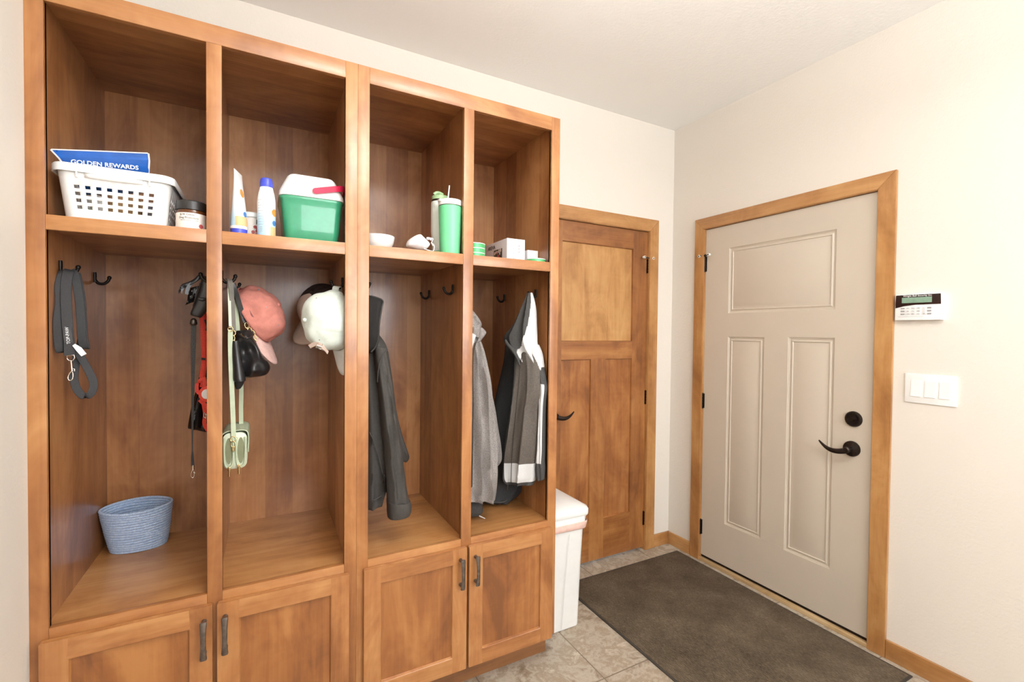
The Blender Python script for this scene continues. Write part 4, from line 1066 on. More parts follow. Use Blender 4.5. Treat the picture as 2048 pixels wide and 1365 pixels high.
p0 = [(0.1350,0.0500,1.3420), (0.1540,0.0350,1.3520), (0.1740,0.0330,1.3420), (0.1920,0.0450,1.3210)]
o = obj('side_strap', MB().ribbon(spline(p0, 6), .014, .002, V((-.35, -.1, .93))), M['beige_cloth'], t)
mb = MB(); mb.tube([(0.1580,0.0300,1.3560), (0.1730,0.0300,1.3510), (0.1690,0.0300,1.3340), (0.1530,0.0300,1.3390)], .0015, 8, closed=True); mb.tube([(0.1560,0.0290,1.3470), (0.1720,0.0290,1.3420)], .0012, 8)
obj('buckle', mb, M['chrome'], t)
cap_thing('trucker_cap', 'dark mesh cap with beige brim mostly hidden behind the white cap', (0.2130,0.3600,1.4750), (-.62, -.25, -.74), (-.35, -.55, .75), M['beige_cloth'], M['beige_cloth'], M['beige_cloth'], a=.098, b=.085, h=.105, crumple=.004, seed=5.5, brim=.06, crown2=M['dark_cap'], eyelets=False)

# black leather purse
t = thing('purse', 'slouchy black leather purse with gold rings hanging by its strap', 'purse', (-.05, .18, 1.35))
lv = [((-0.0790,0.1700,1.3930), (-0.0310,0.1700,1.3970), .06), ((-0.0870,0.1700,1.3690), (-0.0270,0.1700,1.3730), .10), ((-0.0900,0.1700,1.3390), (-0.0160,0.1700,1.3420), .13), ((-0.0880,0.1700,1.3090), (-0.0010,0.1700,1.3080), .145), ((-0.0840,0.1700,1.2830), (0.0150,0.1700,1.2870), .15), ((-0.0780,0.1700,1.2590), (0.0200,0.1700,1.2650), .145), ((-0.0710,0.1700,1.2420), (0.0110,0.1700,1.2460), .12), ((-0.0610,0.1700,1.2350), (-0.0040,0.1700,1.2400), .07)]
obj('body', edge_loft(lv, n=56, rows=56, p=2.4, fold=.006, freq=2.0, seed=4.0, pinch=(((-0.0500,0.1000,1.3250), .055, .045), ((-0.0270,0.1000,1.2630), .028, -.012), ((-0.0600,0.1000,1.2830), .03, .012))), M['black_leather'], t, angle=80)
lv = [((-0.0900,0.1050,1.3590), (-0.0700,0.1050,1.3610), .022), ((-0.0890,0.1000,1.3220), (-0.0640,0.1000,1.3250), .030), ((-0.0870,0.0970,1.2760), (-0.0570,0.0970,1.2790), .036), ((-0.0860,0.0950,1.2390), (-0.0510,0.0950,1.2400), .040), ((-0.0830,0.0950,1.2300), (-0.0500,0.0950,1.2320), .040)]
obj('gusset_roll', edge_loft(lv, n=32, rows=24, p=2.0), M['black_leather'], t, angle=60)
lv = [((-0.0850,0.1050,1.2350), (-0.0520,0.1050,1.2360), .034), ((-0.0820,0.1060,1.2160), (-0.0590,0.1060,1.2160), .026), ((-0.0780,0.1070,1.2040), (-0.0660,0.1070,1.2050), .012)]
obj('gusset_end', edge_loft(lv, n=24, rows=10, p=2.0), M['fleece_black'], t)
mb = MB().tube(spline([(-0.0730,0.1200,1.3820), (-0.0630,0.1050,1.3740), (-0.0470,0.1000,1.3690), (-0.0350,0.1100,1.3720), (-0.0290,0.1300,1.3830)], 5), .003, 8); 
obj('top_seam', mb, M['black_leather'], t, angle=70)
mb = MB().ribbon(spline([(-0.0960,0.1350,1.5550), (-0.0840,0.1400,1.5300), (-0.0740,0.1500,1.4950), (-0.0620,0.1600,1.4500), (-0.0520,0.1650,1.4170)], 6), .0155, .004, CAMW)
mb.ribbon(spline([(-0.0890,0.1600,1.5480), (-0.0820,0.1900,1.5140), (-0.0800,0.2100,1.4470), (-0.0790,0.2000,1.3890)], 6), .0155, .004, CAMW)
obj('strap', mb, M['black_leather'], t, angle=60)
mb = MB().ribbon(spline([(-0.1020,0.1280,1.5590), (-0.0960,0.1150,1.5550), (-0.0920,0.1120,1.5320), (-0.0890,0.1120,1.4760), (-0.0860,0.1100,1.4120), (-0.0850,0.1080,1.3900)], 6), .0150, .0035, CAMW)
obj('grey_strap', mb, M['grey_strap'], t, angle=60)
def link(par, a, b, w, r=.0016, name='gold_ring'):
    a, b = V(a), V(b); d = (b - a) / 2; c = (a + b) / 2; n_ = V((d.z, 0, -d.x)).normalized() * w
    obj(name, MB().tube([c + d * math.cos(2 * PI * j / 16) + n_ * math.sin(2 * PI * j / 16) for j in range(16)], r, 7, closed=True), M['gold'], par, angle=70)
for a_, b_, w_ in (((-0.0520,0.1580,1.4200), (-0.0460,0.1550,1.4000), .006), ((-0.0470,0.1550,1.4050), (-0.0350,0.1500,1.3900), .005), ((-0.0380,0.1500,1.3950), (-0.0280,0.1460,1.3750), .007), ((-0.0290,0.1460,1.3780), (-0.0190,0.1420,1.3600), .004), ((-0.0860,0.1060,1.3930), (-0.0850,0.1040,1.3770), .006), ((-0.0860,0.1040,1.3780), (-0.0850,0.1020,1.3610), .004), ((-0.0870,0.1020,1.3620), (-0.0830,0.1010,1.3540), .004)):
    link(t, a_, b_, w_)
obj('clasp', MB().tube([(-0.0640,0.1100,1.3830), (-0.0580,0.1020,1.3750), (-0.0480,0.0980,1.3710)], .0016, 8), M['gold'], t)

# sage crossbody bag
t = thing('crossbody_bag', 'small sage green crossbody bag hanging low on a long strap', 'bag', (-.075, .17, 1.0))
bx0, bx1, by0, by1 = -.114, -.047, .085, .245
def bring(y, e, zt, zb):
    cxx, czz = (bx0 + bx1) / 2, (zt + zb) / 2
    return [(cxx + p[0], y, czz + p[1]) for p in rrect((bx1 - bx0) / 2 - e, (zt - zb) / 2 - e, .020, 6)]
R = [bring(by0, .012, 1.060, .955), bring(by0 + .002, .006, 1.062, .953), bring(by0 + .008, .0, 1.066, .950), bring(by1 - .008, 0, 1.066, .950), bring(by1, .008, 1.062, .953)]
obj('body', MB().rings(R), M['sage_light'], t, angle=50)
mb = MB()
for xx in (-.097, -.064):
    pts = spline([(xx - .012, by0 - .001, 1.052), (xx - .0125, by0 - .003, 1.01), (xx - .010, by0 - .003, .968), (xx, by0 - .003, .958), (xx + .010, by0 - .003, .968), (xx + .0125, by0 - .003, 1.01), (xx + .012, by0 - .001, 1.052)], 6)
    mb.tube(pts, .0030, 8)
obj('zip_edge', mb, M['sage_leather'], t, angle=70)
mb = MB()
for xx in (-.097, -.064):
    mb.rings([[(xx + s * .0095 * math.cos(2 * PI * j / 24), by0 - .0012, 1.010 + s * .042 * math.sin(2 * PI * j / 24)) for j in range(24)] for s in (.05, 1)], cap1=False)
obj('zip_pocket', mb, M['sage_dark'], t)
for xx, z0 in ((-.096, .955), (-.069, .960)):
    mb = MB(); mb.box(xx - .004, xx + .004, by0 - .009, by0 - .001, z0 - .004, z0 + .006, bev=.0015); mb.tube([(xx, by0 - .007, z0 - .002), (xx + .0005, by0 - .007, z0 - .024)], [.0028, .0036], 8)
    mb.tube([(xx - .004, by0 - .006, z0 - .004), (xx + .004, by0 - .006, z0 - .004), (xx + .003, by0 - .006, z0 - .012), (xx - .003, by0 - .006, z0 - .012)], .0012, 6, closed=True)
    obj('zip_pull', mb, M['gold'], t, angle=50)
# flap wraps over the top and down the right hand side
prof = spline([(bx0 - .002, 0, 1.010), (bx0 - .002, 0, 1.055), (bx0 + .012, 0, 1.069), ((bx0 + bx1) / 2, 0, 1.071), (bx1 - .006, 0, 1.070), (bx1 + .002, 0, 1.056), (bx1 + .002, 0, 1.02), (bx1 + .002, 0, 1.000)], 5)
mb = MB(); mb.rings([[(p.x, y, p.z) for p in prof] for y in (by0 + .006, by0 + .010, by1 - .006, by1 - .002)], closed=False)
o = obj('flap', mb, M['sage_leather'], t, angle=50); md = o.modifiers.new('t', 'SOLIDIFY'); md.thickness = .003; md.offset = 1
mb = MB().ribbon(spline([(-0.1050,0.1280,1.5570), (-0.0990,0.1200,1.5470), (-0.0960,0.1080,1.4760), (-0.0940,0.1000,1.4200), (-0.0930,0.0980,1.4020)], 6), .0085, .003, CAMW)
o1 = obj('thin_strap', mb, M['sage_light'], t, angle=60)
mb = MB().ribbon(spline([(-0.0930,0.0980,1.3960), (-0.0930,0.0960,1.3320), (-0.0900,0.0920,1.2370), (-0.0860,0.0880,1.1250), (-0.0840,0.0850,1.0490)], 6), .0145, .003, CAMW)
mb.ribbon(spline([(-0.0830,0.1650,1.4960), (-0.0730,0.1800,1.3460), (-0.0670,0.1900,1.2090), (-0.0680,0.2000,1.1230), (-0.0670,0.2050,1.0500)], 6), .0140, .003, CAMW)
obj('strap', mb, M['sage_leather'], t, angle=60)
for a_, b_, w_ in (((-0.0930,0.0960,1.4060), (-0.0930,0.0960,1.3900), .007), ((-0.0860,0.0830,1.0560), (-0.0840,0.0810,1.0400), .008), ((-0.0850,0.0800,1.0420), (-0.0840,0.0780,1.0230), .006), ((-0.0840,0.0780,1.0260), (-0.0840,0.0780,1.0090), .003), ((-0.0680,0.2040,1.0570), (-0.0680,0.2040,1.0400), .007)):
    link(t, a_, b_, w_)

# ================================================================ jackets, third bay
t = thing('jacket', 'charcoal softshell jacket with hood hanging alone in the third bay', 'jacket', (.38, .18, 1.2))
Y0 = .19
lv = [((0.3180,0.1900,1.3860), (0.3810,0.1900,1.3940), .09), ((0.3190,0.1900,1.3440), (0.4160,0.1900,1.3440), .13), ((0.3190,0.1900,1.2870), (0.4300,0.1900,1.2730), .15), ((0.3190,0.1900,1.1830), (0.4400,0.1900,1.1670), .16), ((0.3200,0.1900,1.0590), (0.4520,0.1900,1.0480), .165), ((0.3200,0.1900,0.9440), (0.4490,0.1900,0.9300), .17), ((0.3210,0.1900,0.8300), (0.4300,0.1900,0.8240), .17), ((0.3210,0.1900,0.7430), (0.4110,0.1900,0.7540), .165), ((0.3210,0.1900,0.7280), (0.4040,0.1900,0.7390), .15)]
obj('jacket_body', edge_loft(lv, n=56, rows=64, p=2.5, fold=.014, freq=3.0, seed=1.0), M['softshell'], t, angle=80)
# back sleeve ending in the elbow bump behind
lv = [((0.4060,0.2500,1.3420), (0.4420,0.2500,1.3120), .05), ((0.4140,0.2500,1.2420), (0.4580,0.2500,1.2000), .075), ((0.4230,0.2500,1.1210), (0.4750,0.2500,1.0770), .085), ((0.4350,0.2500,1.0190), (0.4980,0.2500,0.9770), .085), ((0.4560,0.2500,0.9360), (0.5260,0.2500,0.8950), .08), ((0.4720,0.2500,0.8890), (0.5300,0.2500,0.8740), .06), ((0.4830,0.2500,0.8670), (0.5220,0.2500,0.8590), .035)]
obj('sleeve', edge_loft(lv, n=36, rows=40, p=2.2, fold=.006, freq=3, seed=6), M['softshell'], t, angle=80)
# front sleeve with its cuff
lv = [((0.3570,0.1050,1.3390), (0.4000,0.1050,1.3330), .055), ((0.3610,0.1000,1.2730), (0.4140,0.1000,1.2440), .085), ((0.3730,0.0950,1.1630), (0.4280,0.0950,1.1410), .095), ((0.3820,0.0900,1.0530), (0.4450,0.0900,1.0250), .095), ((0.3900,0.0850,0.9510), (0.4610,0.0850,0.9060), .09), ((0.3970,0.0800,0.8500), (0.4710,0.0800,0.8210), .088), ((0.4010,0.0800,0.7660), (0.4830,0.0800,0.7580), .09)]
obj('sleeve', edge_loft(lv, n=48, rows=60, p=2.3, fold=.011, freq=2.4, seed=2.7), M['softshell'], t, angle=80)
lv = [((0.4010,0.0800,0.7700), (0.4850,0.0800,0.7620), .096), ((0.4020,0.0800,0.7530), (0.4890,0.0800,0.7460), .100), ((0.4030,0.0800,0.7270), (0.4890,0.0800,0.7270), .098), ((0.4050,0.0800,0.7080), (0.4850,0.0800,0.7130), .09)]
obj('cuff', edge_loft(lv, n=40, rows=12, p=2.4), M['softshell'], t, angle=60)
# hood
lv = [((0.3200,0.1400,1.5330), (0.3520,0.1400,1.5260), .03), ((0.3130,0.1400,1.5180), (0.3930,0.1400,1.5120), .09), ((0.3090,0.1400,1.4830), (0.3910,0.1400,1.4840), .13), ((0.3100,0.1400,1.4280), (0.3810,0.1400,1.4260), .15), ((0.3100,0.1400,1.3790), (0.3780,0.1400,1.3750), .15), ((0.3100,0.1400,1.3420), (0.3710,0.1400,1.3380), .13), ((0.3140,0.1400,1.3200), (0.3530,0.1400,1.3150), .08)]
obj('hood', edge_loft(lv, n=44, rows=44, p=2.6, fold=.006, freq=2, seed=3), M['fleece_black'], t, angle=80)
mb = MB().tube(spline([(0.3460,0.1100,1.5250), (0.3850,0.1000,1.5100), (0.3800,0.0850,1.4830), (0.3690,0.0750,1.4270), (0.3660,0.0750,1.3800), (0.3590,0.0800,1.3430), (0.3420,0.0850,1.3200)], 6), .0028, 8)
obj('hood_edge', mb, M['softshell'], t, angle=70)
mb = MB().tube(spline([(0.3400,0.0950,1.0280), (0.3600,0.0970,0.9800), (0.3790,0.1000,0.9120), (0.3900,0.1000,0.8640)], 6), .0018, 7)
mb.tube(spline([(0.3480,0.1100,0.7670), (0.3670,0.1080,0.7740), (0.3890,0.1080,0.7850)], 6), .0022, 7)
obj('zip_line', mb, M['charcoal_fleece'], t, angle=70)
obj('seam', MB().tube(spline([(0.4030,0.0400,1.0600), (0.4130,0.0360,0.9880), (0.4230,0.0330,0.8960), (0.4290,0.0310,0.7870)], 6), .0012, 6), M['charcoal_fleece'], t, angle=70)
mb = MB().tube(spline([(0.4000,0.0720,1.3290), (0.3870,0.0640,1.3180), (0.3740,0.0580,1.3010), (0.3630,0.0550,1.2670), (0.3590,0.0560,1.2130)], 6), .0013, 6)
obj('seam', mb, M['charcoal_fleece'], t, angle=70)
mb = MB().box(*(lambda p: (p.x - .004, p.x + .004, p.y - .004, p.y + .004, p.z - .012, p.z + .010))(V((0.3910,0.0850,0.8590))), bev=.0015)
mb.tube([(0.3930,0.0850,0.8530), (0.3960,0.0850,0.8030)], [.003, .0045], 8)
obj('zip_pull', mb, M['black_metal'], t)

# ================================================================ jackets, fourth bay
t = thing('hoodie', 'heather grey zip hoodie hanging at the left of the last bay', 'hoodie', (.79, .14, 1.1))
lv = [((0.7290,0.1400,1.3810), (0.7900,0.1400,1.3730), .07), ((0.7210,0.1400,1.3230), (0.8090,0.1400,1.3120), .11), ((0.7180,0.1400,1.2310), (0.8260,0.1400,1.2280), .13), ((0.7140,0.1400,1.1180), (0.8440,0.1400,1.1100), .145), ((0.7130,0.1400,0.9950), (0.8590,0.1400,0.9810), .155), ((0.7120,0.1400,0.8710), (0.8650,0.1400,0.8520), .16), ((0.7130,0.1400,0.7680), (0.8690,0.1400,0.7450), .16), ((0.7150,0.1400,0.7130), (0.8640,0.1400,0.6890), .15)]
obj('hoodie_body', edge_loft(lv, n=60, rows=64, p=2.4, fold=.024, freq=4.2, seed=.4), M['heather'], t, angle=80)
lv = [((0.7650,0.1250,0.7230), (0.8100,0.1250,0.7240), .05), ((0.7720,0.1250,0.7010), (0.8040,0.1250,0.7020), .04), ((0.7740,0.1250,0.6880), (0.7900,0.1250,0.6910), .02)]
obj('hem_band', edge_loft(lv, n=28, rows=10, p=2.3), M['heather'], t, angle=70)
lv = [((0.8170,0.1450,0.7380), (0.8700,0.1450,0.7340), .07), ((0.8150,0.1450,0.7080), (0.8710,0.1450,0.7040), .08), ((0.8200,0.1450,0.6880), (0.8620,0.1450,0.6820), .07)]
obj('hem_band', edge_loft(lv, n=32, rows=10, p=2.6), M['heather'], t, angle=70)
lv = [((0.8150,0.1900,1.3420), (0.8370,0.1900,1.2880), .05), ((0.8310,0.1900,1.1910), (0.8620,0.1900,1.1720), .07), ((0.8460,0.1900,1.0820), (0.8850,0.1900,1.0660), .08), ((0.8590,0.1900,0.9940), (0.9030,0.1900,0.9790), .085), ((0.8690,0.1900,0.9160), (0.9160,0.1900,0.9140), .085), ((0.8770,0.1900,0.8490), (0.9210,0.1900,0.8420), .08), ((0.8820,0.1900,0.8070), (0.9040,0.1900,0.8130), .05)]
obj('sleeve', edge_loft(lv, n=40, rows=44, p=2.3, fold=.006, freq=3, seed=5), M['heather'], t, angle=80)
lv = [((0.7240,0.1300,1.5070), (0.7550,0.1300,1.4840), .03), ((0.7200,0.1300,1.4710), (0.7740,0.1300,1.4600), .08), ((0.7160,0.1300,1.4360), (0.7920,0.1300,1.4310), .10), ((0.7160,0.1300,1.4090), (0.7850,0.1300,1.4060), .11), ((0.7170,0.1300,1.3810), (0.7830,0.1300,1.3730), .10)]
obj('hood', edge_loft(lv, n=40, rows=32, p=2.3, fold=.008, freq=3, seed=9), M['heather'], t, angle=80)
lv = [((0.7740,0.1150,1.4160), (0.7940,0.1150,1.4140), .03), ((0.7710,0.1120,1.4000), (0.8090,0.1120,1.3960), .045), ((0.7690,0.1120,1.3810), (0.8000,0.1120,1.3790), .045), ((0.7640,0.1120,1.3570), (0.7820,0.1120,1.3570), .03)]
obj('collar', edge_loft(lv, n=28, rows=18, p=2.2), M['heather'], t, angle=70)
mb = MB().ribbon(spline([(0.7480,0.0700,1.3580), (0.7340,0.0620,1.3160), (0.7290,0.0560,1.2470), (0.7280,0.0480,1.1300), (0.7260,0.0450,1.0120), (0.7250,0.0450,0.8930), (0.7260,0.0500,0.7820)], 6), .006, .002, CAMW)
obj('zip', mb, M['steel_dark'], t, angle=60)
lv = [((0.7240,0.0850,1.3970), (0.7540,0.0850,1.3820), .02), ((0.7180,0.0800,1.3650), (0.7440,0.0800,1.3580), .02), ((0.7140,0.0800,1.3260), (0.7350,0.0800,1.3250), .012)]
obj('white_lining', edge_loft(lv, n=20, rows=10), M['light_panel'], t)

t = thing('coat', 'dark charcoal coat hanging behind the grey hoodie, its hem near the bench', 'coat', (.78, .24, .8))
lv = [((0.7850,0.2750,1.3400), (0.8460,0.2750,1.3170), .05), ((0.7800,0.2750,1.0960), (0.8800,0.2750,1.0900), .08), ((0.7800,0.2750,0.8740), (0.8730,0.2750,0.8630), .09), ((0.7820,0.2750,0.6950), (0.8720,0.2750,0.6700), .09), ((0.7850,0.2750,0.6360), (0.8750,0.2750,0.6210), .08), ((0.7870,0.2750,0.6220), (0.8700,0.2750,0.6080), .06)]
obj('coat_body', edge_loft(lv, n=44, rows=44, p=2.4, fold=.006, freq=3, seed=2), M['dark_fleece'], t, angle=80)
lv = [((0.7470,0.1800,0.6950), (0.8220,0.1800,0.6830), .05), ((0.7420,0.1650,0.6710), (0.8220,0.1650,0.6580), .06), ((0.7440,0.1650,0.6440), (0.8250,0.1650,0.6290), .055), ((0.7470,0.1650,0.6220), (0.8090,0.1650,0.6150), .03)]
obj('cuff', edge_loft(lv, n=36, rows=30, p=2.5), M['charcoal_fleece'], t, angle=70)
mb = MB().tube(spline([(0.8060,0.1650,0.6180), (0.8160,0.1550,0.6110), (0.8280,0.1500,0.6040), (0.8370,0.1500,0.5980)], 5), .0014, 7)
mb.tube(spline([(0.8060,0.1650,0.6180), (0.8130,0.1600,0.6100), (0.8210,0.1500,0.6080)], 5), .0014, 7)
obj('drawstring', mb, M['print_white'], t)

t = thing('jacket', 'dark charcoal fleece jacket hanging between the grey hoodie and the panelled jacket', 'jacket', (.94, .3, 1.0))
lv = [((1.0080,0.3100,1.3380), (1.0840,0.3100,1.3260), .05), ((1.0010,0.3100,1.2580), (1.1180,0.3100,1.2500), .09), ((0.9780,0.3100,1.1570), (1.1250,0.3100,1.1510), .11), ((0.9510,0.3100,1.0340), (1.1260,0.3100,1.0220), .12), ((0.9250,0.3000,0.8750), (1.1200,0.3000,0.8540), .12), ((0.9010,0.2900,0.7420), (1.1130,0.2900,0.7120), .12), ((0.8840,0.2850,0.6650), (1.0670,0.2850,0.6390), .12), ((0.8750,0.2800,0.6360), (1.0270,0.2800,0.6130), .115), ((0.8820,0.2800,0.6230), (1.0030,0.2800,0.6050), .09)]
obj('jacket_body', edge_loft(lv, n=56, rows=60, p=2.5, fold=.012, freq=3.6, seed=7), M['dark_fleece'], t, angle=80)
mb = MB().tube(spline([(0.8520,0.2150,0.6560), (0.8960,0.2100,0.6420), (0.9460,0.2100,0.6330), (0.9720,0.2150,0.6390)], 6), .003, 7)
obj('hem_seam', mb, M['charcoal_fleece'], t, angle=70)

# panelled jacket flat against the right side wall
PA, PB = V((1.048, .030, 0)), V((.945, .200, 0))
t = thing('jacket', 'grey jacket with white and mesh panels hanging on the last coat hook', 'jacket', (1.0, .11, 1.1))
lv = [((0.9907,0.1214,1.3434), (1.0290,0.0554,1.3451), .05), ((0.9757,0.1472,1.2945), (1.0390,0.0383,1.2990), .07), ((0.9723,0.1530,1.2109), (1.0443,0.0291,1.2148), .08), ((0.9677,0.1609,1.1222), (1.0437,0.0302,1.1342), .085), ((0.9629,0.1692,1.0551), (1.0357,0.0440,1.0691), .085), ((0.9531,0.1861,0.9418), (1.0333,0.0480,0.9618), .088), ((0.9456,0.1989,0.8593), (1.0284,0.0565,0.8705), .09), ((0.9427,0.2040,0.7956), (1.0269,0.0590,0.8184), .09), ((0.9449,0.2001,0.7492), (1.0260,0.0607,0.7772), .086), ((0.9544,0.1839,0.7278), (1.0207,0.0698,0.7429), .07)]
def pm(u, s, front):
    v = u
    if v > .935: return 0
    if s < -.62 + .10 * math.sin(v * 2.4): return 0         # charcoal edge by the zip
    if v > .725: return 2                                     # light block
    if v < .21 and s > lerp_list([-.5, -.2, .29, .5, .68, .82, 1.0], max(0, v / .21)): return 2   # light shoulder
    return 1
obj('jacket_body', edge_loft(lv, n=150, rows=240, p=2.6, fold=.013, freq=2.6, seed=3.3, mat=pm), [M['charcoal_fleece'], M['mesh_grey'], M['light_panel']], t, angle=80)
lv = [((1.0018,0.1023,1.5678), (1.0130,0.0831,1.5671), .015), ((0.9958,0.1127,1.5381), (1.0181,0.0743,1.5326), .03), ((0.9884,0.1253,1.5038), (1.0220,0.0675,1.4898), .05), ((0.9760,0.1467,1.4563), (1.0236,0.0647,1.4301), .065), ((0.9633,0.1685,1.4191), (1.0251,0.0621,1.3833), .075), ((0.9465,0.1974,1.3835), (1.0266,0.0596,1.3493), .08), ((0.9467,0.1971,1.3502), (1.0317,0.0509,1.3112), .078), ((0.9613,0.1719,1.3156), (1.0379,0.0401,1.2777), .07), ((0.9797,0.1404,1.2730), (1.0418,0.0335,1.2399), .05)]
def hm(u, s, front):
    return 1 if s > lerp_list([.62, .55, .5, .45, .41, .38, .34, .2, -.1, -.3, -.3], u) else 0
obj('hood', edge_loft(lv, n=150, rows=160, p=2.4, fold=.009, freq=2.8, seed=1.9, mat=hm), [M['charcoal_fleece'], M['light_panel']], t, angle=80)
lv = [((0.9452,0.1996,1.3724), (0.9507,0.1902,1.3415), .045), ((0.9546,0.1835,1.3506), (0.9548,0.1832,1.3240), .05), ((0.9704,0.1563,1.3205), (0.9653,0.1650,1.2982), .05), ((0.9822,0.1360,1.2732), (0.9772,0.1446,1.2552), .045), ((0.9862,0.1291,1.2430), (0.9825,0.1355,1.2295), .03)]
mb = MB().tube(spline([(0.9220,0.1497,1.3644), (0.9285,0.1383,1.3431), (0.9411,0.1158,1.3202), (0.9511,0.0980,1.2909), (0.9587,0.0845,1.2554)], 6), [.002] + [.0045 + .0035 * math.sin(PI * k / 22) for k in range(23)] + [.002], 12)
obj('collar', mb, M['charcoal_fleece'], t, angle=80)
lv = [((1.0310,0.0484,1.2497), (1.0420,0.0301,1.2507), .03), ((1.0338,0.0437,1.1969), (1.0497,0.0172,1.1883), .04), ((1.0340,0.0433,1.1587), (1.0522,0.0129,1.1612), .045), ((1.0345,0.0425,1.0907), (1.0479,0.0202,1.0888), .045), ((1.0327,0.0455,0.9837), (1.0474,0.0210,0.9828), .045), ((1.0296,0.0507,0.8974), (1.0479,0.0201,0.8982), .045), ((1.0274,0.0543,0.8497), (1.0470,0.0216,0.8512), .045), ((1.0264,0.0560,0.8107), (1.0485,0.0192,0.8219), .044), ((1.0292,0.0513,0.7644), (1.0463,0.0228,0.7744), .03)]
obj('sleeve', edge_loft(lv, n=40, rows=54, p=2.3, fold=.004, freq=3, seed=2, mat=lambda u, s, f: (1 if (s < .55 and .16 < u < .76) else 0)), [M['charcoal_fleece'], M['light_panel']], t, angle=80)
mb = MB().tube(spline([(0.9644,0.0743,1.3110), (0.9587,0.0845,1.2491), (0.9544,0.0921,1.1528), (0.9489,0.1019,1.0449), (0.9434,0.1118,0.9361), (0.9403,0.1173,0.8273), (0.9395,0.1187,0.7491)], 6), .0016, 7)
mb.tube([(0.9294,0.1366,0.7453), (0.9320,0.1319,0.7332), (0.9296,0.1362,0.7149)], [.0016, .0016, .003], 8)
obj('zip', mb, M['steel_dark'], t, angle=70)

# ================================================================ floor things
t = obj('floor_mat', MB().box(1.462, 2.333, -.752, .456, .002, .0075, 0, .001).box(1.452, 2.343, -.762, .466, 0, .0058, 1, .0022), [M['rug'], M['rug_edge']], loc=(1.9, -.15, 0))
tag(t, 'dark brown ribbed floor mat in front of the entry door', 'mat')
# slim trash can
t = thing('trash_can', 'slim white plastic trash can with domed lid beside the lockers', 'trash can', (1.225, .33, 0))
def can_ring(z, x0, x1, y0, y1, r=.03, bow=.014):
    cxx, cyy = (x0 + x1) / 2, (y0 + y1) / 2; hx, hy = (x1 - x0) / 2, (y1 - y0) / 2
    return [(cxx + x, cyy + y - (bow * (1 - (x / hx) ** 2) if y < -hy * .8 else 0) + (bow * (1 - (x / hx) ** 2) if y > hy * .8 else 0), z) for x, y in rrect(hx, hy, r, 8)]
R = [can_ring(0.0, 1.116, 1.330, .152, .490, .02), can_ring(.004, 1.112, 1.334, .148, .494, .024), can_ring(.30, 1.107, 1.346, .143, .50, .028), can_ring(.525, 1.108, 1.358, .138, .505, .03)]
obj('can_body', MB().rings(R), M['can_white'], t, angle=40)
obj('mould_line', MB().tube([(1.222, .1325, .006), (1.236, .128, .24), (1.254, .1235, .46)], .0012, 6), M['can_white'], t)
R = [can_ring(.534, 1.108, 1.378, .128, .52, .034, .016), can_ring(.540, 1.106, 1.380, .126, .522, .036, .016), can_ring(.556, 1.106, 1.380, .126, .522, .036, .016), can_ring(.566, 1.110, 1.376, .132, .518, .036, .016), can_ring(.584, 1.125, 1.345, .17, .49, .04, .014), can_ring(.594, 1.165, 1.295, .23, .43, .04, .008), can_ring(.596, 1.20, 1.26, .28, .38, .02, .0)]
obj('lid', MB().rings(R), M['can_white'], t, angle=40)
def frill(z0, z1, grow, seed, amp):
    rings = []
    for k in range(9):
        f = k / 8; z = z0 + (z1 - z0) * f
        ring = can_ring(z, 1.110 - grow, 1.366 + grow, .132 - grow, .511 + grow, .034, .014); m = len(ring); out = []
        for j, p in enumerate(ring):
            nn = noise.noise(V((p[0] * 30 + seed, p[1] * 30, f * 1.5)))
            cxx, cyy = 1.231, .322; d = V((p[0] - cxx, p[1] - cyy, 0)).normalized()
            out.append(V(p) + d * (amp * nn * (.4 + f)) + V((0, 0, amp * 1.6 * noise.noise(V((p[0] * 16 + seed, p[1] * 16, 3.3))) * f)))
        rings.append(out)
    return rings
mb = MB().rings(frill(.535, .486, .003, 1.0, .011), cap0=False, cap1=False)
o = obj('bag_liner', mb, M['liner'], t, angle=60); md = o.modifiers.new('t', 'SOLIDIFY'); md.thickness = .0008
mb = MB().rings(frill(.508, .474, .005, 4.0, .009), cap0=False, cap1=False)
o = obj('drawstring_band', mb, M['liner_pink'], t, angle=60); md = o.modifiers.new('t', 'SOLIDIFY'); md.thickness = .0008

# ================================================================ wall things
t = thing('alarm_keypad', 'white alarm keypad with dark display panel on the right wall', 'keypad', (XR, -.735, 1.518))
KY0, KY1, KZ0, KZ1, KX = -.660, -.814, 1.464, 1.572, XR - .024
PK = lambda u, d, v: (KX - d, KY0 + (KY1 - KY0) * u, KZ0 + (KZ1 - KZ0) * v)   # u across, v up, both 0..1
obj('keypad_case', MB().box(KX, XR, KY1, KY0, KZ0, KZ1, bev=.003), M['white_plastic'], t)
mb = MB(); q = [(.01, .62), (.02, .97), (.975, .97), (.985, .585), (.45, .585), (.2, .54), (.015, .47)]
mb.rings([[PK(u, .0002, v) for u, v in q], [PK(u, .0012, v) for u, v in q]])
o = obj('display_panel', mb, M['smoked'], t)
mb = MB(); q = [(.155, .66), (.155, .87), (.80, .87), (.80, .66)]; mb.rings([[PK(u, .001, v) for u, v in q], [PK(u, .0018, v) for u, v in q]])
obj('screen', mb, M['lcd'], o)
KM = lambda u, v: frame_matrix(PK(u, .0016, v), (0, -1, 0), (0, 0, 1))
obj('lettering', text_mesh('Wright Bell Security Inc', .0098, KM(.49, .925), .0002), M['print_white'], o)
mb = MB(); mk = MB()
def key(u, v, w, h, m_=None):
    q = [(u - w / 2, v - h / 2), (u - w / 2, v + h / 2), (u + w / 2, v + h / 2), (u + w / 2, v - h / 2)]
    (m_ or mb).rings([[PK(a, 0, b) for a, b in q], [PK(a, .0016, b) for a, b in q]])
dig = iter('123456789')
letters = []
